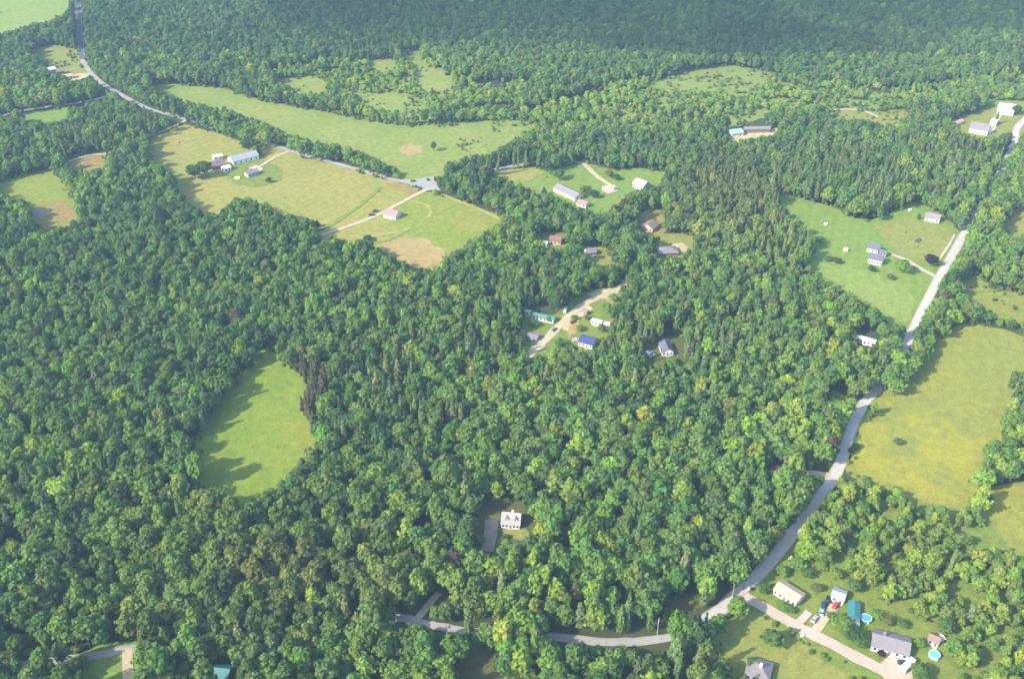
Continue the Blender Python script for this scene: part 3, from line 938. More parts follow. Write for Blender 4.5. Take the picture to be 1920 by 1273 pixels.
house('low_cabin', 'low lilac grey roofed cabin next to a pale sand pile', 'cabin', (1236, 482), (1272, 480), 9.5, 2.6, 1.9, BROWNW, ROOF_GREY, hip=True, win=(2, 1), landmark='lilac grey roofed cabin')
house('mobile_home', 'white mobile home with dark green roof beside the dirt lane', 'mobile home', (998, 599), (1037, 607), 4.5, 2.7, 0.9, WHITE, ROOF_GREEN, win=(5, 1), landmark='green roofed mobile home', clear=1.5, seen=0.9)
house('garden_shed', 'tiny white shed at the left end of the mobile home', 'shed', (984, 590), (993, 592), 3, 2.2, 0.7, WHITE, ROOF_PGREEN, win=(0, 0), clear=0.6)
house('navy_house', 'house with dark navy metal roof and white front gable', 'house', (1084, 648), (1110, 655), 8, 3.0, 2.0, WHITE, ROOF_NAVY, win=(3, 1), landmark='navy roofed house', seen=0.9)
house('camper', 'pale yellow roofed camper across the lane from the mobile home', 'camper', (1108, 608), (1126, 613), 3.2, 2.6, 0.35, CREAM, ROOF_WHITE, win=(2, 1), landmark='pale camper', clear=1)
house('flat_roof_hut', 'grey hut with a weathered roof left of the dirt lane', 'shed', (988, 637), (1006, 641), 5, 2.4, 0.6, GREYW, ROOF_GREY, win=(1, 1), clear=1)
house('wood_house', 'slate roofed house end on in the shaded central clearing', 'house', (1241, 668), (1262, 667), 9.5, 3.0, 2.2, WHITE, ROOF_SLATE, cross=True, win=(2, 2), landmark='slate roofed house in the woods', seen=0.9)
house('pink_house', 'white house with dusty pink roof in the hay field', 'house', (719, 408), (742, 413), 8.5, 3.0, 2.4, WHITE, ROOF_PINK, win=(3, 2), landmark='pink roofed house')
house('dark_barn', 'dark purplish brown barn at the left of the farmstead', 'barn', (399, 321), (424, 316), 10, 3.5, 2.4, BROWNW, shingle('rusty_roofing', (0.20, 0.14, 0.15)), win=(2, 1), landmark='dark brown barn')
house('farm_shed', 'cream roofed shed behind the dark brown barn', 'shed', (401, 302), (418, 299), 5, 3.0, 1.2, CREAM, solid('cream_roofing', (0.70, 0.66, 0.50)), win=(1, 1))
house('farm_shed', 'small white shed right of the dark brown barn', 'shed', (421, 324), (434, 320), 5, 3.0, 1.6, WHITE, ROOF_WHITE, win=(1, 1), clear=0.8)
house('long_barn', 'long pale metal roofed barn of the hay field farm', 'barn', (438, 311), (486, 299), 11, 3.6, 2.4, WHITE, ROOF_METAL, win=(4, 1), landmark='long pale barn')
house('farm_shed', 'grey lilac shed at the end of the farm drive', 'shed', (466, 334), (486, 327), 5.5, 2.8, 1.4, GREYW, ROOF_PALE, win=(2, 1), landmark='grey lilac farm shed')
house('cottage', 'white roofed cottage in the trees at upper left', 'cottage', (91, 138), (106, 135), 7, 3.0, 1.6, WHITE, ROOF_WHITE, win=(2, 1), landmark='upper left cottage')
house('red_shed', 'dull red shed right of the upper left cottage', 'shed', (108, 141), (122, 139), 6, 3.0, 1.6, REDW, ROOF_BROWN, win=(1, 1))
house('farm_shed', 'pale tan shed beside the upper left dirt yard', 'shed', (124, 150), (138, 148), 6, 3.0, 1.5, CREAM, ROOF_TAN, win=(1, 1))
house('teal_roof_house', 'small teal roofed house at the bottom edge of the photo', 'house', (398, 1277), (428, 1280), 6, 2.8, 1.8, GREYW, ROOF_TEAL, win=(2, 1), landmark='teal roofed house')
house('roadside_shed', 'small dark red roofed shed beside the roadside cottage track', 'shed', (1444, 891), (1461, 892), 4.5, 2.6, 1.4, BROWNW, shingle('dark_red_shingles', (0.12, 0.05, 0.05)), win=(1, 1), clear=1, landmark='dark red roadside shed')

house('annex', 'white connecting wing between the lilac roofed house and the pale barn', 'annex', (1856, 236), (1866, 238), 9, 3.4, 1.8, WHITE, ROOF_WHITE, win=(1, 1), clear=0.5)
house('annex', 'white annex standing at the right corner of the lilac roofed house', 'annex', (1850, 254), (1862, 250), 7, 3.2, 1.6, WHITE, ROOF_WHITE, win=(1, 1), clear=0.6)
house('garden_shed', 'small tan shed left of the lilac roofed house', 'shed', (1793, 238), (1806, 232), 4, 2.6, 1.2, TANW, ROOF_TAN, win=(1, 0), clear=0.6)
house('garden_shed', 'tiny grey shed behind the pale camper in the settlement', 'shed', (1092, 590), (1099, 592), 3, 2.2, 0.8, GREYW, ROOF_GREY, win=(0, 0), clear=0.4)
house('garden_shed', 'small cream hut at the right end of the settlement yard', 'shed', (1132, 614), (1141, 616), 3.5, 2.3, 0.8, CREAM, ROOF_WHITE, win=(1, 0), clear=0.4)


def car(label, p, ang, col, cat='car', length=4.5, van=False, name='parked_car'):
    """body with wheel arches cut by its outline, glasshouse, wheels and lamps"""
    q = gp(*p)
    t = thing(name, label, cat, (q.x, q.y, 0.40), ang)
    L, W = length, 1.8
    h = 0.5
    paint = solid('car_paint_%02d%02d%02d' % tuple(int(x * 99) for x in col), col, 0.3, 0.5, vary=0.03)
    b = MB()
    if van:
        prof = [(-L / 2, 0.35), (L / 2, 0.35), (L / 2, 1.0), (L / 2 - 0.3, 1.15), (L / 2 - 1.0, 2.0), (L / 2 - 1.3, 2.1), (-L / 2 + 0.1, 2.1), (-L / 2, 2.0)]
    else:
        prof = [(-L / 2, 0.35), (L / 2, 0.35), (L / 2, 0.75), (L / 2 - 0.2, 0.9), (L / 2 - 1.2, 1.0), (-L / 2 + 0.9, 1.02), (-L / 2 + 0.1, 0.98), (-L / 2, 0.8)]
    b.prism([(x, z) for x, z in prof], -W / 2, W / 2, axis='y')
    bo = b.build('body', paint, t)
    md = bo.modifiers.new('b', 'BEVEL')
    md.width = 0.08
    md.segments = 2
    if not van:
        g = MB()
        z0, z1 = 0.99, 1.48
        a = [(-L / 2 + 0.55, -0.80, z0), (L / 2 - 1.15, -0.80, z0), (L / 2 - 1.15, 0.80, z0), (-L / 2 + 0.55, 0.80, z0)]
        c = [(-L / 2 + 1.1, -0.64, z1), (L / 2 - 1.95, -0.64, z1), (L / 2 - 1.95, 0.64, z1), (-L / 2 + 1.1, 0.64, z1)]
        for i in range(4):
            j = (i + 1) % 4
            g.poly([a[i], a[j], c[j], c[i]])
        g.build('window', WINDOW, t)
        r = MB()
        r.box(c[0][0] - 0.05, c[1][0] + 0.05, -0.66, 0.66, z1, z1 + 0.05)
        r.build('roof', paint, t)
    else:
        g = MB()
        for s in (-1, 1):
            g.box(-L / 2 + 0.5, L / 2 - 1.4, s * (W / 2 + 0.002), s * (W / 2 + 0.02), 1.35, 1.85)
        g.poly([(L / 2 - 0.29, -0.75, 1.2), (L / 2 - 0.29, 0.75, 1.2), (L / 2 - 0.93, 0.7, 1.98), (L / 2 - 0.93, -0.7, 1.98)])
        g.build('window', WINDOW, t)
    for sx in (-1, 1):
        for sy in (-1, 1):
            wm = MB()
            wm.tube((sx * L * 0.3, sy * 0.72, 0.33), (sx * L * 0.3, sy * 0.93, 0.33), 0.33, 0.33, 12)
            wm.build('wheel', DARK, t)
    for sy in (-1, 1):
        lm = MB()
        lm.box(L / 2, L / 2 + 0.03, sy * 0.6 - 0.18, sy * 0.6 + 0.18, 0.6, 0.74)
        lm.build('headlight', TRIM, t)
    keep_clear(q.x, q.y, 2.6, 0.8)
    return t


car('bright red car parked in front of the metal roofed garage', (1566, 1137), R(55), (0.55, 0.04, 0.03))
car('dark blue car parked left of the red car', (1543, 1138), R(70), (0.03, 0.05, 0.09))
car('black car parked behind the dark blue car by the garage', (1552, 1126), R(60), (0.015, 0.015, 0.02))
car('silver car parked on the grass near the gravel lane junction', (1527, 1163), R(50), (0.42, 0.43, 0.44))
car('pale blue car parked in front of the dark blue car', (1540, 1149), R(70), (0.35, 0.45, 0.52))
car('dark grey car parked on the pad before the grey shingled house', (1693, 1245), R(-12), (0.05, 0.05, 0.06))
car('grey car parked on the middle lawn drive', (1155, 356), R(20), (0.30, 0.32, 0.34))
car('white car in the shaded yard left of the wood house', (1223, 665), R(-60), (0.75, 0.75, 0.75))
car('white van in the shaded yard beside the white car', (1216, 668), R(-60), (0.72, 0.74, 0.76), van=True, cat='van', name='parked_van')
car('dark red car on the sand beside the dirt lane', (1074, 606), R(40), (0.25, 0.04, 0.03))
car('grey car parked on the sand below the green roofed mobile home', (1038, 620), R(60), (0.2, 0.2, 0.22))
car('white car parked by the navy roofed house', (1080, 640), R(10), (0.75, 0.75, 0.74))
car('white car parked on the cottage track by the country road', (1507, 890), R(-30), (0.78, 0.78, 0.75))
car('white van parked at the far side of the dirt lane', (1060, 585), R(75), (0.76, 0.77, 0.78), van=True, cat='van', length=5.2, name='parked_van')
car('small grey car parked in the hay field farmyard', (472, 321), R(10), (0.25, 0.25, 0.30))
car('black car on the farm lane left of the pink roofed house', (704, 398), R(15), (0.03, 0.03, 0.035))
car('charcoal car parked beside the dirt drive in the hay field', (697, 405), R(10), (0.05, 0.05, 0.055))


def trailer(label, p, q, width, name='box_trailer'):
    a, b = gp(*p), gp(*q)
    d = b - a
    L = d.length
    m = (a + b) / 2
    t = thing(name, label, 'trailer', (m.x, m.y, 0.40), math.atan2(d.y, d.x))
    bx = MB()
    bx.prism([(-width / 2, 0.6), (width / 2, 0.6), (width / 2, 2.6), (width / 2 - 0.25, 2.75), (-width / 2 + 0.25, 2.75), (-width / 2, 2.6)], -L / 2, L / 2)
    bo = bx.build('body', solid('trailer_white', (0.80, 0.80, 0.78), 0.4), t)
    window(t, -L * 0.2, -width / 2, 1.4, 0.9, 0.6, 'f')
    window(t, L * 0.2, -width / 2, 1.4, 0.9, 0.6, 'f')
    dm = MB()
    dm.box(-0.35, 0.35, -width / 2 - 0.05, -width / 2 - 0.003, 0.7, 2.3)
    dm.build('door', solid('trailer_door', (0.6, 0.6, 0.6)), t)
    for s in (-1, 1):
        wm = MB()
        wm.tube((-0.3, s * (width / 2 - 0.25), 0.36), (-0.3, s * (width / 2 + 0.02), 0.36), 0.36, 0.36, 12)
        wm.build('wheel', DARK, t)
    hm = MB()
    hm.box(L / 2, L / 2 + 1.2, -0.08, 0.08, 0.5, 0.62)
    hm.build('hitch', DARK, t)
    keep_clear(m.x, m.y, L / 2 + 0.5, 0.9)


trailer('long white camper trailer beside the paved parking pad', (1690, 1262), (1710, 1243), 2.5)


def pool(label, p, r, water, wallc, landmark):
    q = gp(*p)
    t = thing('round_pool', label, 'pool', (q.x, q.y, 0.2))
    keep_clear(q.x, q.y, r + 1.2, 0.9)
    MARKS.append((landmark, q.x, q.y))
    mb = MB()
    n = 32
    for k in range(n):
        a, b = 2 * math.pi * k / n, 2 * math.pi * (k + 1) / n
        for rr in (r, r - 0.08):
            mb.quad((rr * math.cos(a), rr * math.sin(a), -0.2), (rr * math.cos(b), rr * math.sin(b), -0.2), (rr * math.cos(b), rr * math.sin(b), 1.25), (rr * math.cos(a), rr * math.sin(a), 1.25))
    mb.build('wall', solid(label[:9] + '_pool_wall', wallc, 0.5), t)
    rm = MB()
    for k in range(n):
        a, b = 2 * math.pi * k / n, 2 * math.pi * (k + 1) / n
        c = [((r + s) * math.cos(x), (r + s) * math.sin(x), 1.26) for x in (a, b) for s in (-0.12, 0.1)]
        rm.quad(c[0], c[1], c[3], c[2])
        c2 = [(p_[0], p_[1], 1.34) for p_ in c]
        rm.quad(c2[0], c2[1], c2[3], c2[2])
        rm.quad(c[1], c[3], c2[3], c2[1])
        rm.quad(c[0], c[2], c2[2], c2[0])
    rm.build('rim', TRIM, t)
    wm = MB()
    wm.poly([((r - 0.09) * math.cos(2 * math.pi * k / n), (r - 0.09) * math.sin(2 * math.pi * k / n), 1.08) for k in range(n)])
    m, nt, b = nodes_of(label[:9] + '_pool_water')
    tc = N(nt, 'ShaderNodeTexCoord').outputs['Object']
    nt.links.new(ramp(nt, noise_tex(nt, tc, 0.6, 3), [(0.3, tuple(x * 0.85 for x in water)), (0.7, water)]), b.inputs['Base Color'])
    b.inputs['Roughness'].default_value = 0.08
    bp = N(nt, 'ShaderNodeBump')
    bp.inputs['Strength'].default_value = 0.15
    nt.links.new(noise_tex(nt, tc, 3.0, 2), bp.inputs['Height'])
    nt.links.new(bp.outputs[0], b.inputs['Normal'])
    wm.build('water', m, t)
    lm = MB()
    for s in (-0.25, 0.25):
        lm.tube((r * 0.1 + s, -r - 0.15, -0.2), (r * 0.1 + s, -r - 0.05, 1.9), 0.04, 0.04, 6)
    for i in range(4):
        lm.box(r * 0.1 - 0.25, r * 0.1 + 0.25, -r - 0.22, -r - 0.1, 0.1 + i * 0.35, 0.15 + i * 0.35)
    lm.build('ladder', TRIM, t)


pool('deep blue round pool beside the teal shelter', (1623, 1162), 2.25, (0.10, 0.36, 0.55), (0.06, 0.25, 0.32), 'deep blue pool')
pool('bright cyan round pool in front of the brown roofed shed', (1751, 1230), 2.15, (0.14, 0.66, 0.68), (0.40, 0.48, 0.58), 'bright cyan pool')


def small_box(name, label, cat, p, sx, sy, sz, mat, rz=0.0, lid=None):
    q = gp(*p)
    t = thing(name, label, cat, (q.x, q.y, 0.15), rz)
    mb = MB()
    mb.prism([(-sy / 2, 0), (sy / 2, 0), (sy / 2, sz * 0.85), (sy / 2 - 0.12 * sy, sz), (-sy / 2 + 0.12 * sy, sz), (-sy / 2, sz * 0.85)], -sx / 2, sx / 2)
    mb.build('body', mat, t)
    l = MB()
    l.box(-sx / 2 - 0.06, sx / 2 + 0.06, -sy * 0.32, sy * 0.32, sz, sz + 0.1)
    l.build('lid', lid or mat, t)
    keep_clear(q.x, q.y, max(sx, sy) + 0.5, 0.8)


small_box('propane_tank', 'small white tank beside the country road verge', 'tank', (1482, 1048), 1.6, 1.1, 1.2, TRIM, R(40))
small_box('well_house', 'small cream well house on the right lawn', 'well', (1585, 471), 2.4, 2.0, 2.2, solid('cream_paint', (0.72, 0.68, 0.5)), 0.2)
small_box('garden_box', 'small white box near the top of the right lawn', 'box', (1548, 422), 2.2, 1.6, 1.4, TRIM, 0.3)
small_box('lawn_box', 'tiny pale box at the corner where lawn meets gravel lane', 'box', (1504, 1193), 1.2, 0.9, 1.0, TRIM, 0.3)
small_box('hay_bale', 'pale cream bale in the small yard below the farm shed', 'bale', (445, 336), 4.0, 2.0, 1.5, solid('pale_straw', (0.72, 0.66, 0.42)), 0.2)
small_box('garden_box', 'white box lying at the top right corner of the right lawn', 'box', (1706, 395), 2.2, 1.6, 1.0, TRIM, 0.5)


def hay_wagon(label, p):
    q = gp(*p)
    t = thing('flat_wagon', label, 'wagon', (q.x, q.y, 0.2), R(48))
    f = MB()
    for y in (-1.0, 1.0):
        f.box(-3, 3, y - 0.15, y + 0.15, 0.7, 0.95)
    for i in range(6):
        x = -3 + 6 * i / 5
        f.box(x - 0.14, x + 0.14, -0.85, 0.85, 0.952, 1.05)
    f.build('frame', solid('dark_wood', (0.07, 0.07, 0.06), 0.9), t)
    for x in (-2, 2):
        for y in (-1.1, 1.1):
            wm = MB()
            wm.tube((x, y - 0.12, 0.38), (x, y + 0.12, 0.38), 0.38, 0.38, 10)
            wm.build('wheel', DARK, t)
    keep_clear(q.x, q.y, 3.5, 0.8)


hay_wagon('dark open framed wagon standing on the right lawn', (1721, 453))


def utility_pole(label, p, h=10.0, rz=0.0):
    q = gp(*p)
    t = thing('utility_pole', label, 'pole', (q.x, q.y, 0), rz, 'utility poles along the bottom road')
    m = MB()
    m.tube((0, 0, -0.5), (0, 0, h), 0.16, 0.11, 8)
    m.build('pole', solid('pole_wood', (0.45, 0.42, 0.38), 0.9), t)
    c = MB()
    c.box(-1.1, 1.1, -0.17, -0.115, h - 0.9, h - 0.75)
    co = c.build('crossarm', WOOD, t)
    for x in (-0.95, 0, 0.95):
        i = MB()
        i.tube((x, -0.14, h - 0.749), (x, -0.14, h - 0.55), 0.05, 0.04, 8)
        i.build('insulator', TRIM, co)
    keep_clear(q.x, q.y, 0.6, 0)


utility_pole('grey utility pole beside the hidden stretch of the bottom road', (1023, 1196), 12, R(80))
utility_pole('grey utility pole beside the sunlit stretch of the bottom road', (1232, 1190), 10, R(80))
utility_pole('grey utility pole at the fork where the gravel lane leaves', (1372, 1126), 10, R(40))

# ------------------------------------------------------------------ trees
H0, R0 = 16.0, 5.0                  # the forms are modelled at this height and crown radius


def leaf(mb, c, nrm, size, rg, m=0):
    """one irregular bent clump of leaves"""
    a = nrm.orthogonal().normalized()
    a.rotate(__import__('mathutils').Quaternion(nrm, rg.random() * 6.28))
    b = nrm.cross(a)
    s = size * 0.5
    p = []
    for sx, sy in ((-1, -1), (1, -1), (1, 1), (-1, 1)):
        k = 0.65 + 0.7 * rg.random()
        p.append(c + a * (sx * s * k) + b * (sy * s * (0.65 + 0.7 * rg.random())) - nrm * (0.25 * s * rg.random() * (1 if sx * sy > 0 else -0.3)))
    mb.quad(*p, m=m)


def rand_dir(rg):
    z = 2 * rg.random() - 1
    t = 6.2832 * rg.random()
    s = math.sqrt(1 - z * z)
    return Vector((s * math.cos(t), s * math.sin(t), z))


def broad_crown(seed, lobes=17, per=48, low=0.20, flat=1.0, size=1.0, spread=1.0):
    rg = random.Random(seed)
    mb = MB()
    cz = H0 * 0.60
    hz = H0 * 0.36 * flat
    off = rg.random() * 6.28
    cents = []
    for i in range(lobes):
        t = (i + 0.5) / lobes
        z = 1 - t * 1.55                       # top to under the waist
        s = math.sqrt(max(0, 1 - z * z))
        a = off + i * 2.39996 + rg.uniform(-0.4, 0.4)
        k = rg.uniform(0.36, 0.95) * spread
        cents.append((Vector((R0 * s * math.cos(a) * k, R0 * s * math.sin(a) * k, cz + hz * z * rg.uniform(0.6, 0.92))), R0 * rg.uniform(0.24, 0.52)))
    for c, r in cents:
        ex_, ey_, ez_ = rg.uniform(0.75, 1.3), rg.uniform(0.75, 1.3), rg.uniform(0.75, 1.15)
        for _ in range(per):
            d = rand_dir(rg)
            if d.z < -0.55:
                d.z *= -0.6
                d.normalize()
            rr = r * (0.55 + 0.68 * rg.random() ** 0.8)
            p = c + Vector((d.x * rr * ex_, d.y * rr * ey_, d.z * rr * ez_))
            if p.z < H0 * low:
                continue
            n = (d + rand_dir(rg) * 0.55 + Vector((0, 0, 0.25))).normalized()
            leaf(mb, p, n, size * rg.uniform(0.7, 1.35), rg)
    # inner and lower leaves so that the crown is not hollow
    for _ in range(int(lobes * 9)):
        d = rand_dir(rg)
        p = Vector((d.x * R0 * 0.55, d.y * R0 * 0.55, cz + d.z * hz * 0.75))
        n = (d + rand_dir(rg) * 0.7).normalized()
        leaf(mb, p, n, size * 1.5, rg)
    return mb


def broad_trunk(seed):
    rg = random.Random(seed)
    mb = MB()
    p = Vector((0, 0, -0.4))
    r = 0.34
    for k in range(4):
        q = p + Vector((rg.uniform(-0.25, 0.25), rg.uniform(-0.25, 0.25), H0 * 0.17))
        mb.tube(p, q, r, r * 0.82, 7, caps=(k == 0))
        p, r = q, r * 0.82
        if k >= 1:
            for _ in range(2):
                a = rg.random() * 6.28
                e = p + Vector((math.cos(a) * R0 * 0.5, math.sin(a) * R0 * 0.5, H0 * rg.uniform(0.08, 0.18)))
                mb.tube(p, e, r * 0.55, 0.05, 5, caps=False)
    mb.tube(p, p + Vector((0.1, 0.1, H0 * 0.2)), r * 0.8, 0.05, 6, caps=False)
    return mb


def pine_crown(seed, tiers=10, slim=0.8, dens=1.0, size=1.15, bare=0.2):
    """white pine: tiers of reaching boughs with gaps between them"""
    rg = random.Random(seed)
    mb = MB()
    for i in range(tiers):
        t = i / (tiers - 1)
        z = H0 * (bare + (0.97 - bare) * t)
        rad = R0 * slim * (0.95 * (1 - t) ** 0.75 + 0.08) * (0.75 if i == 0 else 1)
        nb = 4 + int(3 * (1 - t)) + rg.randint(0, 1)
        a0 = rg.random() * 6.28
        for b in range(nb):
            a = a0 + 6.283 * b / nb + rg.uniform(-0.3, 0.3)
            L = rad * rg.uniform(0.65, 1.15)
            up = rg.uniform(0.05, 0.3)
            d = Vector((math.cos(a), math.sin(a), up))
            k = max(2, int(L * 1.9 * dens))
            for j in range(k):
                s = (j + 0.7) / k
                w_ = 0.55 + 0.8 * s * (1.2 - s)
                for side in (-1, 0, 1):
                    if side and rg.random() > 0.8 * dens:
                        continue
                    p = Vector((0, 0, z)) + d * (L * s) + Vector((-math.sin(a), math.cos(a), 0)) * (side * w_ * 0.75) + Vector((0, 0, rg.uniform(-0.25, 0.3)))
                    n = (Vector((math.cos(a) * 0.45, math.sin(a) * 0.45, 0.9)) + rand_dir(rg) * 0.5).normalized()
                    leaf(mb, p, n, size * rg.uniform(0.65, 1.15), rg)
    for _ in range(10):
        leaf(mb, Vector((rg.uniform(-0.3, 0.3), rg.uniform(-0.3, 0.3), H0 * rg.uniform(0.93, 1.02))), (rand_dir(rg) + Vector((0, 0, 0.4))).normalized(), 0.8, rg)
    return mb


def pine_trunk(seed):
    rg = random.Random(seed)
    mb = MB()
    mb.tube((0, 0, -0.4), (0.05, 0.05, H0 * 0.5), 0.30, 0.18, 7)
    mb.tube((0.05, 0.05, H0 * 0.5), (0, 0, H0 * 0.95), 0.18, 0.04, 6, caps=False)
    for k in range(8):
        a = rg.random() * 6.28
        z = H0 * rg.uniform(0.2, 0.7)
        mb.tube((0, 0, z), (math.cos(a) * 1.8, math.sin(a) * 1.8, z + 0.3), 0.05, 0.02, 4, caps=False)
    return mb


def shrub_crown(seed, per=30):
    """a low bush, 2 m across and 2 m high at unit scale"""
    rg = random.Random(seed)
    mb = MB()
    for i in range(7):
        a = rg.random() * 6.28
        k = rg.uniform(0.1, 0.55)
        c = Vector((k * math.cos(a), k * math.sin(a), rg.uniform(0.6, 1.25)))
        r = rg.uniform(0.40, 0.62)
        for _ in range(per):
            d = rand_dir(rg)
            p = c + d * r * rg.uniform(0.75, 1.1)
            if p.z < 0.05:
                continue
            leaf(mb, p, (d + rand_dir(rg) * 0.5 + Vector((0, 0, 0.25))).normalized(), rg.uniform(0.28, 0.5), rg)
    return mb


BROAD = []
for i in range(9):
    kw = [dict(), dict(lobes=12, per=52, flat=1.1), dict(lobes=18, per=40), dict(flat=0.85, lobes=14), dict(flat=1.18, lobes=16, spread=0.8),
          dict(lobes=10, per=64, size=1.25), dict(lobes=20, per=34, size=1.05), dict(flat=1.0, low=0.12, lobes=18), dict(flat=1.1, low=0.10, lobes=20, per=38)][i]
    BROAD.append((broad_crown(100 + i, **kw), broad_trunk(200 + i)))
PINE = []
for i in range(6):
    kw = [dict(), dict(tiers=9, slim=0.9), dict(tiers=12, slim=0.62), dict(tiers=13, slim=0.5, bare=0.08), dict(tiers=9, slim=0.85, dens=0.8, bare=0.28), dict(tiers=11, slim=0.7)][i]
    PINE.append((pine_crown(300 + i, **kw), pine_trunk(400 + i)))
SHRUB = [shrub_crown(500 + i) for i in range(4)]

BROAD_M = [(c.mesh('broadleaf_crown', LEAF), t.mesh('broadleaf_trunk', BARK)) for c, t in BROAD]
PINE_M = [(c.mesh('conifer_crown', NEEDLE), t.mesh('conifer_trunk', BARK)) for c, t in PINE]
SHRUB_M = [s.mesh('shrub_foliage', LEAF) for s in SHRUB]


def forms(name, pairs, leafm):
    """whole-tree forms for the far-off woods, kept out of the scene"""
    col = bpy.data.collections.new(name)
    for k, pr in enumerate(pairs):
        mb = MB()
        if isinstance(pr, MB):
            mb.add(pr)
        else:
            mb.add(pr[0])
            mb.add(pr[1], 1)
        o = bpy.data.objects.new('%s_%02d' % (name, k), mb.mesh(name, [leafm, BARK]))
        col.objects.link(o)
    return col


F_BROAD = forms('broadleaf_form', BROAD, LEAF)
F_PINE = forms('conifer_form', PINE, NEEDLE)
F_SHRUB = forms('shrub_form', SHRUB, LEAF)


# --- where the trees stand
def vnoise(x, y, s, seed):
    """smooth value noise 0..1 (numpy)"""
    x = np.asarray(x) / s
    y = np.asarray(y) / s
    xi, yi = np.floor(x).astype(np.int64), np.floor(y).astype(np.int64)
    fx, fy = x - xi, y - yi
    fx, fy = fx * fx * (3 - 2 * fx), fy * fy * (3 - 2 * fy)

    def h(a, b):
        n = (a * 374761393 + b * 668265263 + seed * 974634777) & 0xffffffff
        n = ((n ^ (n >> 13)) * 1274126177) & 0xffffffff
        return ((n ^ (n >> 16)) & 0xffff) / 65535.0
    return (h(xi, yi) * (1 - fx) + h(xi + 1, yi) * fx) * (1 - fy) + (h(xi, yi + 1) * (1 - fx) + h(xi + 1, yi + 1) * fx) * fy


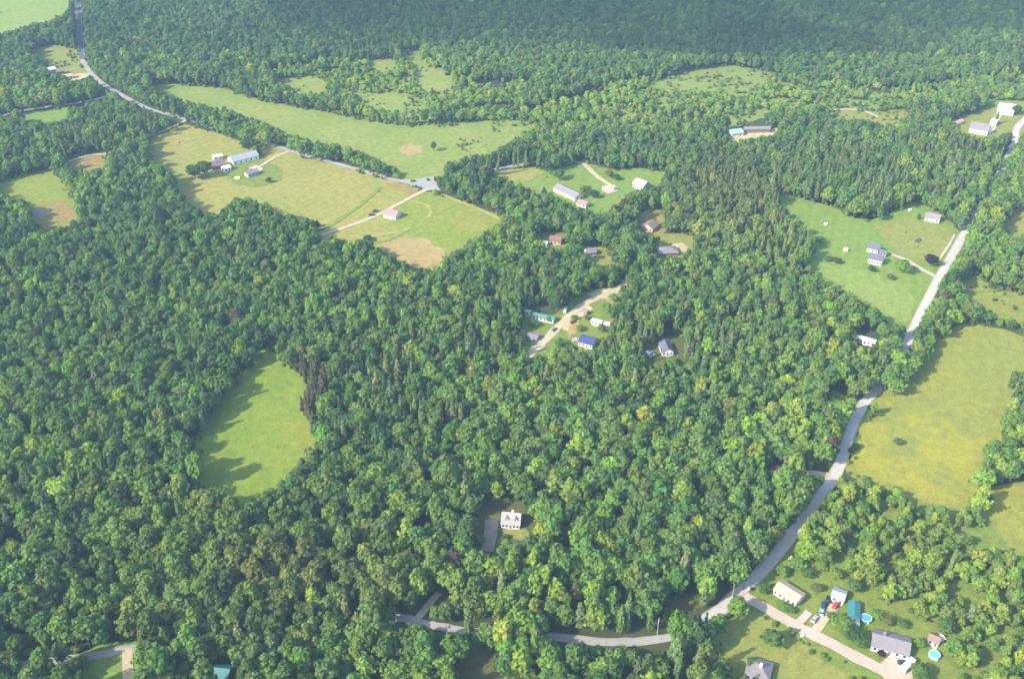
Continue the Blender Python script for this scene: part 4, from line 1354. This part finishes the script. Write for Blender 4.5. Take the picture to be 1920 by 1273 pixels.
HERO = []   # trees the photo shows standing clear: (px, py, radius, height, kind, colour, label)
GAIN = np.array((2.85, 2.40, 1.85))
DG, MG, LG, YG, OL = (0.026, 0.056, 0.024), (0.044, 0.088, 0.030), (0.066, 0.128, 0.034), (0.110, 0.165, 0.036), (0.062, 0.084, 0.034)
PG, BR, PU = (0.034, 0.062, 0.032), (0.115, 0.095, 0.055), (0.022, 0.016, 0.034)
for h in [
    (1690, 512, 4.6, 8.5, 'b', LG, 'round bright green tree beside the farmhouse drive'),
    (1743, 500, 3.8, 8.0, 'b', PU, 'dark purple leaved tree where the farm drive meets the road'),
    (1537, 459, 2.8, 5.5, 'b', MG, 'small round tree alone on the upper left of the right lawn'),
    (1552, 490, 2.6, 3.4, 'b', MG, 'low bushy tree left in the row on the right lawn'),
    (1568, 494, 3.0, 3.6, 'b', DG, 'low bushy tree right in the row on the right lawn'),
    (1633, 510, 2.2, 4.2, 'b', DG, 'small dark tree against the front of the slate roofed farmhouse'),
    (1668, 524, 2.0, 3.6, 'b', OL, 'small olive tree on the lawn below the farmhouse drive'),
    (1722, 412, 2.2, 4.5, 'p', DG, 'small dark conifer left of the grey roofed garage'),
    (1446, 1211, 4.0, 7.5, 'b', MG, 'round green tree alone on the front lawn'),
    (1381, 1158, 4.4, 10.0, 'b', LG, 'light green tree standing in the fork of the roads'),
    (1682, 834, 2.2, 3.6, 'b', MG, 'lone round bush in the yellow meadow'),
    (1645, 780, 2.0, 3.0, 'b', OL, 'small bush on the road side of the yellow meadow'),
    (1676, 742, 4.6, 10.0, 'b', LG, 'lowest bright tree of the row between road and yellow meadow'),
    (1690, 722, 5.2, 11.5, 'b', MG, 'second bright tree of the row between road and yellow meadow'),
    (1704, 706, 5.4, 12.0, 'b', LG, 'third bright tree of the row between road and yellow meadow'),
    (1718, 690, 4.6, 10.0, 'b', MG, 'fourth tree of the row between road and yellow meadow'),
    (1732, 672, 4.0, 9.0, 'b', LG, 'topmost tree of the row between road and yellow meadow'),
    (1868, 884, 5.0, 11.0, 'b', LG, 'bright tree at the lower right edge of the yellow meadow'),
    (1862, 908, 4.2, 8.0, 'b', MG, 'lower tree of the clump at the right of the yellow meadow'),
    (1886, 862, 5.2, 12.0, 'b', MG, 'tall tree of the clump at the right of the yellow meadow'),
    (1905, 820, 5.2, 12.0, 'b', LG, 'tree halfway up the right border of the yellow meadow'),
    (1912, 776, 5.0, 11.0, 'b', MG, 'tree near the top of the right border of the yellow meadow'),
    (1845, 946, 3.0, 5.5, 'b', DG, 'dark tree between the two parts of the yellow meadow'),
    (813, 284, 2.6, 7.5, 'b', MG, 'lone tree right of the bare patch in the long field'),
    (366, 335, 5.5, 10.0, 'b', DG, 'dark tree at the left end of the farmstead'),
    (386, 331, 6.0, 11.5, 'b', DG, 'big dark tree touching the dark brown barn'),
    (468, 286, 5.5, 11.0, 'b', DG, 'dark tree behind the long pale barn'),
    (484, 292, 5.0, 8.5, 'p', DG, 'dark conifer at the right end of the long pale barn'),
    (504, 343, 2.4, 3.8, 'b', PG, 'grey green bush in the farmyard of the hay field'),
    (690, 452, 3.2, 3.5, 'b', DG, 'dark bush left of the ploughed patch'),
    (640, 1030, 3.0, 13.0, 'p', YG, 'pale yellow conifer left of the dormered house clearing'),
    (575, 1062, 3.0, 12.0, 'p', OL, 'olive conifer in the brownish wood at lower left'),
    (1398, 1020, 5.5, 15.0, 'p', LG, 'pale feathery conifer left of the country road'),
    (1078, 1130, 3.6, 12.0, 'p', OL, 'pale olive conifer above the bottom road'),
    (745, 1290, 5.2, 12.0, 'b', LG, 'bright round tree at the bottom edge left of the glade'),
    (1232, 1272, 3.6, 9.0, 'b', LG, 'bright narrow tree at the bottom edge right of centre'),
    (1540, 872, 4.0, 13.0, 'b', LG, 'tall bright tree on the left verge of the country road'),
    (1555, 838, 4.0, 13.0, 'b', YG, 'yellow green tree on the left verge of the country road'),
    (1020, 366, 2.6, 6.0, 'p', DG, 'dark conifer at the left of the long cream house'),
    (1048, 338, 4.5, 8.0, 'b', MG, 'round tree on the left of the middle lawn'),
    (1098, 366, 4.0, 6.5, 'b', MG, 'bushy tree right of the long cream house'),
    (1112, 372, 3.6, 6.0, 'b', DG, 'darker bushy tree beside the long cream house'),
    (1142, 332, 3.0, 4.5, 'b', OL, 'small olive tree above the middle lawn drive'),
    (1156, 338, 2.6, 4.0, 'b', DG, 'small dark tree right of the middle lawn drive'),
    (1866, 234, 2.6, 11.0, 'p', PG, 'narrow grey conifer between the two hilltop buildings'),
    (1905, 216, 4.0, 8.0, 'b', DG, 'dark tree at the right end of the pale roofed barn'),
    (1592, 1185, 2.6, 4.0, 'b', LG, 'bright hedge bush left of the teal shelter'),
    (1576, 1178, 3.4, 5.0, 'b', LG, 'big bright bush between car drive and teal shelter'),
    (1600, 1200, 3.4, 5.5, 'b', DG, 'dark bush beside the lane left of the grey shingled house'),
    (1612, 1212, 2.6, 4.5, 'b', MG, 'bush at the left corner of the grey shingled house'),
    (1651, 1230, 1.6, 2.6, 'b', PU, 'dark purple shrub before the front wall of the grey house'),
    (1476, 1146, 2.4, 3.0, 'b', MG, 'bush along the front of the tan roofed house'),
    (1462, 1138, 2.2, 3.0, 'b', LG, 'light bush at the left front of the tan roofed house'),
    (1430, 1112, 2.6, 5.0, 'b', MG, 'small tree between the country road and the tan roofed house'),
    (1466, 1078, 2.6, 4.0, 'b', LG, 'light bush in the rough grass above the tan roofed house'),
    (1492, 1066, 3.0, 5.0, 'b', LG, 'pale green tree on the rough grass slope by the country road'),
    (1512, 1082, 2.6, 4.2, 'b', MG, 'bush in the rough grass right of the slope tree'),
    (1530, 1108, 2.2, 3.4, 'b', OL, 'olive bush between the tan roofed house and the garage'),
    (1598, 1108, 3.0, 5.5, 'b', MG, 'tree directly right of the metal roofed garage'),
    (1640, 1160, 2.4, 4.0, 'b', LG, 'light bush right of the deep blue pool'),
    (1660, 1172, 2.6, 4.5, 'b', OL, 'olive bush behind the grey shingled house'),
    (1690, 1176, 2.0, 3.4, 'b', MG, 'green bush behind the right end of the grey shingled house'),
    (1722, 1212, 2.2, 3.8, 'b', LG, 'light bush between the grey house and the white shed'),
    (1770, 1186, 3.4, 6.5, 'b', MG, 'tree behind the brown roofed white shed'),
    (1784, 1232, 3.8, 8.0, 'b', LG, 'bright tree right of the cyan pool'),
    (1590, 1194, 2.6, 3.8, 'b', MG, 'middle bush of the hedge along the gravel lane'),
    (1560, 1162, 2.4, 3.4, 'b', MG, 'small bush on the corner of car drive and lane'),
    (1408, 1252, 2.4, 4.5, 'b', MG, 'bush at the back left of the hip roofed house'),
    (1076, 600, 2.0, 3.0, 'b', LG, 'small bush on the lane side above the pale camper'),
    (1128, 622, 2.6, 4.5, 'b', MG, 'bush right of the pale camper in the settlement'),
    (1100, 600, 2.0, 3.2, 'b', OL, 'olive bush behind the pale camper'),
    (1150, 566, 2.6, 5.0, 'b', LG, 'bright bush at the upper end of the dirt lane'),
    (1030, 604, 2.0, 3.4, 'b', MG, 'bush at the right end of the green roofed mobile home'),
    (1722, 1272, 3.6, 6.5, 'b', MG, 'round tree right of the white camper trailer'),
    (1137, 588, 3.4, 6.5, 'b', LG, 'light tree right of the dirt lane in the settlement'),
    (1086, 620, 2.4, 3.4, 'b', LG, 'light bush between the dirt lane and the pale camper'),
    (1050, 650, 3.0, 4.5, 'b', MG, 'bush between the dirt lane and the navy roofed house'),
    (1000, 612, 2.6, 4.0, 'b', MG, 'bush in front of the green roofed mobile home'),
    (950, 1010, 1.4, 1.8, 'b', DG, 'small dark shrub before the dormered house'),
    (592, 1148, 3.4, 13.0, 'b', YG, 'yellow green tree in the olive wood at the bottom'),
]:
    HERO.append(h)

NT = 210000
tx = nrng.uniform(-760, 760, NT)
ty = 175 + 1330 * nrng.random(NT) ** 0.9
bx, by = proj(tx, ty, 0.0)
ok = (bx > -330) & (bx < 2250) & (by > -110) & (by < 1560)
tx, ty, bx, by = tx[ok], ty[ok], bx[ok], by[ok]
n = len(tx)
zone = look(ZONE, bx, by)
sz = np.clip(0.5 + 0.32 * nrng.standard_normal(n) + 0.5 * (vnoise(tx, ty, 60, 3) - 0.5), 0.05, 1.0)
rad = (2.0 + 3.1 * sz) * np.interp(by, [250, 650, 1000], [0.80, 0.83, 1.0])
hgt = 9.5 + 7 * sz + nrng.normal(0.5, 1.9, n)
hgt *= np.interp(by, [250, 650, 1000], [0.84, 0.88, 1.0])
pinep = np.clip((vnoise(tx, ty, 70, 11) - 0.68) * 2.2, 0, 0.6) + 0.035
young, scrub, pstand, far, dead, thin = zone == 1, zone == 2, zone == 3, zone == 4, zone == 5, zone == 6
rad[young] *= 0.72
hgt[young] *= nrng.uniform(0.45, 0.85, young.sum())
rad[scrub] = nrng.uniform(1.2, 2.2, scrub.sum())
hgt[scrub] = nrng.uniform(1.8, 4.0, scrub.sum())
rad[thin] *= nrng.uniform(0.5, 0.95, thin.sum())
hgt[thin] *= nrng.uniform(0.35, 0.75, thin.sum())
pinep[young | thin] *= 0.7
pinep[scrub] = 0
pinep[pstand] = 0.6
pinep[dead] = 1.0
pinep[far] += 0.12
ispine = nrng.random(n) < pinep
for sx, sy, sr in SITES:
    if sr > 3.4:
        dx, dy = sx - tx, sy - ty
        al = dx * math.cos(SH_AZ) + dy * math.sin(SH_AZ)
        la = np.abs(-dx * math.sin(SH_AZ) + dy * math.cos(SH_AZ))
        m = (al > 0) & (al < 34) & (la < sr * 0.8 + 2.0)
        hgt[m] = np.minimum(hgt[m], 3.0 + (al[m] - 2) * math.tan(SUN_EL) * 0.85 / 1.18)
        rad[m] = np.minimum(rad[m], np.maximum(1.6, hgt[m] * 0.45))
rad[ispine] *= 0.82
hgt[ispine] *= 1.18

# scrub in the marsh is thin, the regrowth beyond the fields patchy
keep = np.ones(n, bool)
keep &= ~(scrub & (nrng.random(n) > 0.08))
keep &= ~(thin & (vnoise(tx, ty, 20, 52) + nrng.normal(0, 0.14, n) > 0.56))
keep &= ~(young & (vnoise(tx, ty, 16, 51) + nrng.normal(0, 0.16, n) > 0.80))
op = OPEN.copy()
# the picture of each crown must stay off the open ground the photo shows, its foot off roads and yards
nb = look(NOBASE, bx, by)
keep &= ~nb & (~look(OPEN, bx, by) | scrub)
for fz, fr in ((0.30, 0.0), (0.55, -0.62), (0.55, 0.62), (0.75, -0.45), (0.75, 0.45), (0.94, 0.0), (0.35, -0.6), (0.35, 0.6)):
    qx, qy = proj(tx + rad * fr, ty, hgt * fz)
    keep &= ~look(OPEN, qx, qy) | scrub
# keep crowns off the houses in plan as well
for sx, sy, sr in SITES:
    keep &= (tx - sx) ** 2 + (ty - sy) ** 2 > (sr + rad * 0.55) ** 2
tx, ty, bx, by, rad, hgt, ispine, zone = [a[keep] for a in (tx, ty, bx, by, rad, hgt, ispine, zone)]
n = len(tx)

# dart throwing, big crowns first within random batches
cell = 6.0
grid = {}
hero_pts = []
for h in HERO:
    q = gp(h[0], h[1])
    hero_pts.append((q.x, q.y, h[2]))


def put(x, y, r, idx, f):
    ci, cj = int(x // cell), int(y // cell)
    for i in range(ci - 2, ci + 3):
        for j in range(cj - 2, cj + 3):
            for (ax, ay, ar) in grid.get((i, j), ()):
                if (ax - x) ** 2 + (ay - y) ** 2 < (f * (ar + r)) ** 2:
                    return False
    grid.setdefault((ci, cj), []).append((x, y, r))
    return True


for x, y, r in hero_pts:
    grid.setdefault((int(x // cell), int(y // cell)), []).append((x, y, r))
order = np.lexsort((-rad + nrng.uniform(0, 1.6, n),))
acc = []
LX, LY, LR = tx.tolist(), ty.tolist(), rad.tolist()
for i in order.tolist():
    if put(LX[i], LY[i], LR[i], i, 0.60):
        acc.append(i)
acc = np.array(acc)
tx, ty, bx, by, rad, hgt, ispine, zone = [a[acc] for a in (tx, ty, bx, by, rad, hgt, ispine, zone)]
n = len(tx)

# --- colours: stands of one kind drift together, single trees differ
drift = vnoise(tx, ty, 90, 21) * 0.45 + vnoise(tx, ty, 28, 22) * 0.3 + (vnoise(tx, ty, 230, 23) - 0.5) * 0.3 + 0.05
t = np.clip(drift * 0.75 + nrng.normal(0.18, 0.19, n), 0, 1)
t += 0.10 * np.clip((bx - 700) / 900, 0, 1) * np.clip((by - 300) / 500, 0, 1)
t -= 0.06 * (bx < 650)
t[zone == 1] += 0.22
t[zone == 2] += 0.30
t[zone == 6] += 0.38
t[zone == 4] -= 0.14
bright = nrng.random(n) < 0.03
t[bright] += 0.25
t = np.clip(t, 0, 1)
stops = np.array([0.0, 0.30, 0.62, 0.85, 1.0])
cols = np.array([(0.028, 0.060, 0.026), (0.043, 0.086, 0.031), (0.060, 0.114, 0.034), (0.080, 0.142, 0.035), (0.108, 0.172, 0.037)])
col = np.stack([np.interp(t, stops, cols[:, k]) for k in range(3)], 1)
pcol0, pcol1 = np.array((0.030, 0.062, 0.032)), np.array((0.070, 0.105, 0.044))
pc = pcol0 + (pcol1 - pcol0) * np.clip(t + 0.1, 0, 1)[:, None]
col[ispine] = pc[ispine]
col *= np.clip(np.stack([nrng.normal(1.0, 0.09, n), nrng.normal(1.0, 0.05, n), nrng.normal(1.06, 0.12, n)], 1), 0.6, 1.5)
# the olive, browned wood at the lower left and the greyed stand right of the middle
ol = np.exp(-(((bx - 500) / 260) ** 2 + ((by - 1090) / 130) ** 2)) * 0.75 * (0.35 + 0.9 * vnoise(tx, ty, 22, 31))
ol = np.maximum(ol, 0.65 * np.exp(-(((bx - 1360) / 110) ** 2 + ((by - 400) / 90) ** 2)))
ol = np.maximum(ol, 0.28 * np.exp(-(((bx - 1700) / 120) ** 2 + ((by - 1080) / 90) ** 2)))
ol = np.clip(ol, 0, 0.8)[:, None]
olc = np.array((0.068, 0.083, 0.036)) * (0.7 + 0.6 * t[:, None])
col = col * (1 - ol) + olc * ol
brown = (nrng.random(n) < 0.004) | (zone == 5)
col[brown] = np.array((0.044, 0.046, 0.034))

col *= GAIN


def colour_name(i):
    if brown[i]:
        return 'brownish'
    if ol[i, 0] > 0.38:
        return 'olive'
    k = t[i]
    return 'dark green' if k < 0.28 else 'deep green' if k < 0.44 else 'mid green' if k < 0.62 else 'light green' if k < 0.82 else 'yellow green'


# --- the nearest 300 of each kind are trees of their own, the rest is woodland
cx, cyy = proj(tx, ty, hgt * 0.6)
inview = (cx > 4) & (cx < 1916) & (cyy > 4) & (cyy < 1266)
near = np.zeros(n, bool)
NB_, NP_ = 300 - sum(h[4] == 'b' for h in HERO), 300 - sum(h[4] == 'p' for h in HERO)
for kind, cnt in ((False, NB_), (True, NP_)):
    idx = np.where(inview & (ispine == kind))[0]
    idx = idx[np.argsort(-cyy[idx])][:cnt]
    near[idx] = True


def plant(kind, x, y, r, h, rz, c, variant, label, group):
    pine = kind == 'p'
    cm, tm = (PINE_M if pine else BROAD_M)[variant]
    o = thing('conifer_tree' if pine else 'broadleaf_tree', label, 'tree', (x, y, 0), rz, group)
    o.scale = (r / R0 * rng.uniform(0.85, 1.2), r / R0 * rng.uniform(0.85, 1.2), h / H0)
    cr = bpy.data.objects.new('crown', cm)
    cr['leaf_colour'] = [float(v) for v in c]
    tr = bpy.data.objects.new('trunk', tm)
    for q in (cr, tr):
        COL.objects.link(q)
        q.parent = o
    return o


for h in HERO:
    h = h[:5] + (tuple(np.array(h[5]) * GAIN),) + h[6:]
    q = gp(h[0], h[1])
    small = h[3] < 4.8
    v = rng.choice([7, 8]) if h[4] == 'b' else rng.choice([0, 1, 5])
    plant(h[4], q.x, q.y, h[2], h[3] * 1.08, rng.random() * 6.28, h[5], v, h[6], None)

for nm, p in [('lower left road bend', (210, 1220)), ('lower left corner', (20, 1262)), ('track leaving the bottom road', (795, 1150)),
              ('road fork', (1392, 1110)), ('oval clearing', (480, 800)), ('gravel lane', (1560, 1208)), ('yellow meadow', (1740, 800)),
              ('front lawn', (1520, 1225)), ('shaded bottom glade', (895, 1250)), ('sunlit bottom road', (1130, 1203)),
              ('lower right corner', (1900, 1262)), ('bottom road bend', (1340, 1150)), ('middle of the left edge', (15, 900)),
              ('lower meadow', (1890, 980)), ('hay field', (620, 360)), ('long field', (640, 245)), ('upper left field', (50, 30)),
              ('left pasture', (90, 370)), ('upper meadows', (770, 160)), ('pale marsh', (1350, 150)), ('sandy upper path', (1590, 208)),
              ('paved turnout', (790, 345)), ('ploughed patch', (775, 472)), ('top right corner', (1900, 20)), ('middle of the right edge', (1905, 560)),
              ('middle of the bottom edge', (640, 1262)), ('left bottom wood', (120, 1090)), ('bright bottom tree', (420, 1200)), ('shaded glade above the road', (1275, 1130))]:
    if nm in ('left bottom wood', 'bright bottom tree'):
        continue
    q = gp(*p)
    MARKS.append((nm, q.x, q.y))
marks_px = [(m[0],) + tuple(float(v) for v in proj(m[1], m[2], 0.0)) for m in MARKS]
ORD = ['nearest', 'second nearest', 'third nearest', 'fourth nearest', 'fifth nearest', 'sixth nearest', 'seventh nearest', 'eighth nearest', 'ninth nearest',
       'tenth nearest', 'eleventh nearest', 'twelfth nearest', 'thirteenth nearest', 'fourteenth nearest', 'fifteenth nearest', 'sixteenth nearest']
cand = {}
for i in np.where(near)[0].tolist():
    best = None
    for nm, mx, my in marks_px:
        dx, dy = cx[i] - mx, (cyy[i] - my) * 1.3
        d = math.hypot(dx, dy)
        if best is None or d < best[0]:
            side = ('right of' if dx > 0 else 'left of') if abs(dx) > abs(dy) else ('below' if dy > 0 else 'above')
            best = (d, nm, side)
    cand.setdefault((colour_name(i), bool(ispine[i]), best[2], best[1]), []).append((best[0], i))
for (cn, pine, side, nm), lst in cand.items():
    lst.sort()
    for k, (d, i) in enumerate(lst):
        kind = 'conifer' if pine else 'broadleaf tree'
        grp = 'conifers rising out of the wood' if pine else 'broadleaf trees of the near wood'
        if k < len(ORD):
            lab = '%s %s %s %s the %s' % (ORD[k] if len(lst) > 1 else 'lone', cn, kind, side, nm)
        else:
            lab = 'farther %s %s deep in the wood %s the %s' % (cn, kind, side, nm)
            grp = 'farther %s %ss %s the %s' % (cn, kind, side, nm)
        v = int(nrng.integers(0, 7 if nrng.random() < 0.75 else 9)) if not pine else int(nrng.integers(0, 6))
        plant('p' if pine else 'b', float(tx[i]), float(ty[i]), float(rad[i]), float(hgt[i]), float(nrng.random() * 6.28), col[i], v, lab, grp)


def woodland(name, label, cat, X, Y, RX, RZ, C, V, forms_col, z=0.0):
    """one object: points that carry their own size, turn, colour and form"""
    k = len(X)
    me = bpy.data.meshes.new(name)
    me.from_pydata(np.stack([X, Y, np.full(k, z)], 1).tolist(), [], [])
    a = me.attributes.new('tree_scale', 'FLOAT_VECTOR', 'POINT')
    a.data.foreach_set('vector', np.stack([RX * nrng.uniform(0.82, 1.22, k), RX * nrng.uniform(0.82, 1.22, k), RZ], 1).astype(np.float32).ravel())
    a = me.attributes.new('tree_turn', 'FLOAT_VECTOR', 'POINT')
    tl = nrng.normal(0, 0.07, (k, 3))
    tl[:, 2] = nrng.uniform(0, 6.283, k)
    a.data.foreach_set('vector', tl.astype(np.float32).ravel())
    a = me.attributes.new('tree_form', 'INT', 'POINT')
    a.data.foreach_set('value', V.astype(np.int32))
    a = me.attributes.new('leaf_colour', 'FLOAT_COLOR', 'POINT')
    a.data.foreach_set('color', np.concatenate([C, np.ones((k, 1))], 1).astype(np.float32).ravel())
    o = bpy.data.objects.new(name, me)
    COL.objects.link(o)
    ng = bpy.data.node_groups.new(name, 'GeometryNodeTree')
    ng.interface.new_socket('Geometry', in_out='INPUT', socket_type='NodeSocketGeometry')
    ng.interface.new_socket('Geometry', in_out='OUTPUT', socket_type='NodeSocketGeometry')
    gi, go = ng.nodes.new('NodeGroupInput'), ng.nodes.new('NodeGroupOutput')
    ip = ng.nodes.new('GeometryNodeInstanceOnPoints')
    ci = ng.nodes.new('GeometryNodeCollectionInfo')
    ci.inputs['Collection'].default_value = forms_col
    ci.inputs['Separate Children'].default_value = True
    ci.inputs['Reset Children'].default_value = True
    ip.inputs['Pick Instance'].default_value = True

    def na(nm, ty):
        q = ng.nodes.new('GeometryNodeInputNamedAttribute')
        q.data_type = ty
        q.inputs['Name'].default_value = nm
        return q.outputs['Attribute']
    ng.links.new(gi.outputs[0], ip.inputs['Points'])
    ng.links.new(ci.outputs[0], ip.inputs['Instance'])
    ng.links.new(na('tree_form', 'INT'), ip.inputs['Instance Index'])
    ng.links.new(na('tree_turn', 'FLOAT_VECTOR'), ip.inputs['Rotation'])
    ng.links.new(na('tree_scale', 'FLOAT_VECTOR'), ip.inputs['Scale'])
    ng.links.new(ip.outputs[0], go.inputs[0])
    md = o.modifiers.new('trees', 'NODES')
    md.node_group = ng
    return tag(o, label, cat, kind='stuff')


rest = ~near
b_ = rest & ~ispine
p_ = rest & ispine
vb = np.where(nrng.random(n) < 0.75, nrng.integers(0, 7, n), nrng.integers(7, 9, n))
vp = nrng.integers(0, 6, n)
woodland('broadleaf_wood', 'continuous green broadleaf woodland covering the land beyond the nearest trees', 'woodland', tx[b_], ty[b_], rad[b_] / R0, hgt[b_] / H0, col[b_], vb[b_], F_BROAD)
woodland('conifer_wood', 'dark pointed conifers mixed through the far woodland', 'woodland', tx[p_], ty[p_], rad[p_] / R0, hgt[p_] / H0, col[p_], vp[p_], F_PINE)

# undergrowth along every open edge and tufts in the rough ground
ex = np.array(EDGE)
rep = np.repeat(ex, 2, axis=0) + nrng.normal(0, 1.6, (len(ex) * 2, 2))
sel = nrng.random(len(rep)) < 0.55 * np.clip(vnoise(rep[:, 0], rep[:, 1], 14, 41) * 2.2 - 0.35, 0.1, 1)
rep = rep[sel]
# saplings filling gaps between the trees
gx_, gy_ = nrng.uniform(-700, 700, 26000), nrng.uniform(200, 1300, 26000)
px_, py_ = proj(gx_, gy_, 0.0)
g_ok = (px_ > -300) & (px_ < 2220) & (py_ > -60) & (py_ < 1500) & ~look(OPEN, px_, py_)
q2x, q2y = proj(gx_, gy_, 3.0)
g_ok &= ~look(OPEN, q2x, q2y)
sap = np.stack([gx_[g_ok], gy_[g_ok]], 1)
# single weeds and low bushes standing in the fields
wx, wy = nrng.uniform(-600, 600, 9000), nrng.uniform(230, 1250, 9000)
wpx, wpy = proj(wx, wy, 0.0)
w_ok = look(OPEN, wpx, wpy) & (vnoise(wx, wy, 35, 77) > 0.72) & (nrng.random(9000) < 0.35)
weeds = np.stack([wx[w_ok], wy[w_ok]], 1)
BUSHY = np.zeros((GH, GW), bool)
for q in ([(500, 150), (600, 140), (750, 88), (860, 148), (900, 190), (860, 232), (760, 225), (640, 210)], [(820, 228), (1010, 225), (1000, 300), (840, 330)],
          [(1210, 160), (1300, 130), (1440, 136), (1430, 160), (1340, 175)], [(1795, 520), (1990, 560), (1990, 610), (1810, 580)], [(1540, 205), (1710, 205), (1712, 230), (1560, 225)],
          [(1200, 440), (1300, 440), (1300, 480), (1210, 480)], [(1840, 935), (2000, 940), (2000, 1040), (1850, 1010)], [(60, 90), (150, 95), (150, 150), (60, 120)], [(1440, 1040), (1560, 1080), (1650, 1140), (1560, 1190), (1420, 1110)]):
    fill(BUSHY, q)
ux, uy = nrng.uniform(-620, 620, 60000), nrng.uniform(230, 1250, 60000)
upx, upy = proj(ux, uy, 0.0)
u_ok = look(BUSHY, upx, upy) & (vnoise(ux, uy, 18, 91) + nrng.normal(0, 0.12, 60000) > 0.66)
bushes = np.stack([ux[u_ok], uy[u_ok]], 1)
rs = np.concatenate([nrng.uniform(0.5, 1.5, len(rep)), nrng.uniform(1.2, 2.4, len(sap)), nrng.uniform(0.25, 0.7, len(weeds)), nrng.uniform(0.5, 1.6, len(bushes))])
xy = np.concatenate([rep, sap, weeds, bushes])
sx_, sy_ = proj(xy[:, 0], xy[:, 1], 0.0)
good = ~look(NOBASE, sx_, sy_)
for a, b2, r2 in SITES:
    good &= (xy[:, 0] - a) ** 2 + (xy[:, 1] - b2) ** 2 > (r2 * 0.9) ** 2
xy, rs = xy[good], rs[good]
ts = np.clip(nrng.normal(0.55, 0.22, len(xy)), 0, 1)
cs = np.stack([np.interp(ts, stops, cols[:, k]) for k in range(3)], 1) * GAIN
woodland('undergrowth', 'low bushes and saplings along field edges and between the trees', 'undergrowth', xy[:, 0], xy[:, 1], rs, rs * nrng.uniform(0.7, 1.5, len(xy)), cs, nrng.integers(0, 4, len(xy)), F_SHRUB)
print('TREES', n, 'near', int(near.sum()), 'pines', int(ispine.sum()), 'undergrowth', len(xy))


# ------------------------------------------------------------------ air
def haze():
    mb = MB()
    mb.box(-3300, 3300, -2400, 4200, -1.5, 345)
    m = bpy.data.materials.new('thin_haze')
    m.use_nodes = True
    nt = m.node_tree
    nt.nodes.remove(nt.nodes['Principled BSDF'])
    v = N(nt, 'ShaderNodeVolumePrincipled')
    v.inputs['Color'].default_value = (0.45, 0.71, 1.0, 1)
    v.inputs['Density'].default_value = 0.00014
    v.inputs['Anisotropy'].default_value = 0.0
    nt.links.new(v.outputs[0], nt.nodes['Material Output'].inputs['Volume'])
    o = mb.build('haze', m)
    tag(o, 'thin pale summer haze over the whole valley', 'haze', kind='stuff')


haze()


def cloud(cx_, cy_, cz_, lobes, dens):
    """a low summer cloud, out of the picture, that shades the far woods"""
    bm = bmesh.new()
    rg = random.Random(5)
    me = bpy.data.meshes.new('cloud')
    mb = MB()
    m = bpy.data.materials.new('cloud_vapour')
    m.use_nodes = True
    nt = m.node_tree
    nt.nodes.remove(nt.nodes['Principled BSDF'])
    v = N(nt, 'ShaderNodeVolumePrincipled')
    v.inputs['Color'].default_value = (1, 1, 1, 1)
    v.inputs['Density'].default_value = dens
    nt.links.new(v.outputs[0], nt.nodes['Material Output'].inputs['Volume'])
    for (x, y, z, rx, ry, rz) in lobes:
        res = bmesh.ops.create_icosphere(bm, subdivisions=4, radius=1)
        for vv in res['verts']:
            p = vv.co.copy()
            d = 1 + 0.22 * mnoise.noise(p * 1.7 + Vector((x, y, z)) * 0.01) + 0.10 * mnoise.noise(p * 4.5 + Vector((x, 0, 0)))
            vv.co = Vector((x + p.x * rx * d, y + p.y * ry * d, z + p.z * rz * d))
    bm.to_mesh(me)
    bm.free()
    me.materials.append(m)
    o = bpy.data.objects.new('cloud', me)
    COL.objects.link(o)
    o.location = (cx_, cy_, cz_)
    tag(o, kind='structure')


def cloud_over(px, py, alt):
    """where a cloud at this height must stand to shade the ground seen at a pixel"""
    q = gp(px, py)
    k = alt / -ldir.z
    return q.x - ldir.x * k, q.y - ldir.y * k


ccx, ccy = cloud_over(1330, 20, 800)
cloud(ccx, ccy, 800, [(-260, 60, 0, 260, 210, 60), (40, 0, 10, 300, 190, 80), (330, 60, 0, 260, 180, 60), (120, 230, 20, 420, 200, 70)], 0.013)
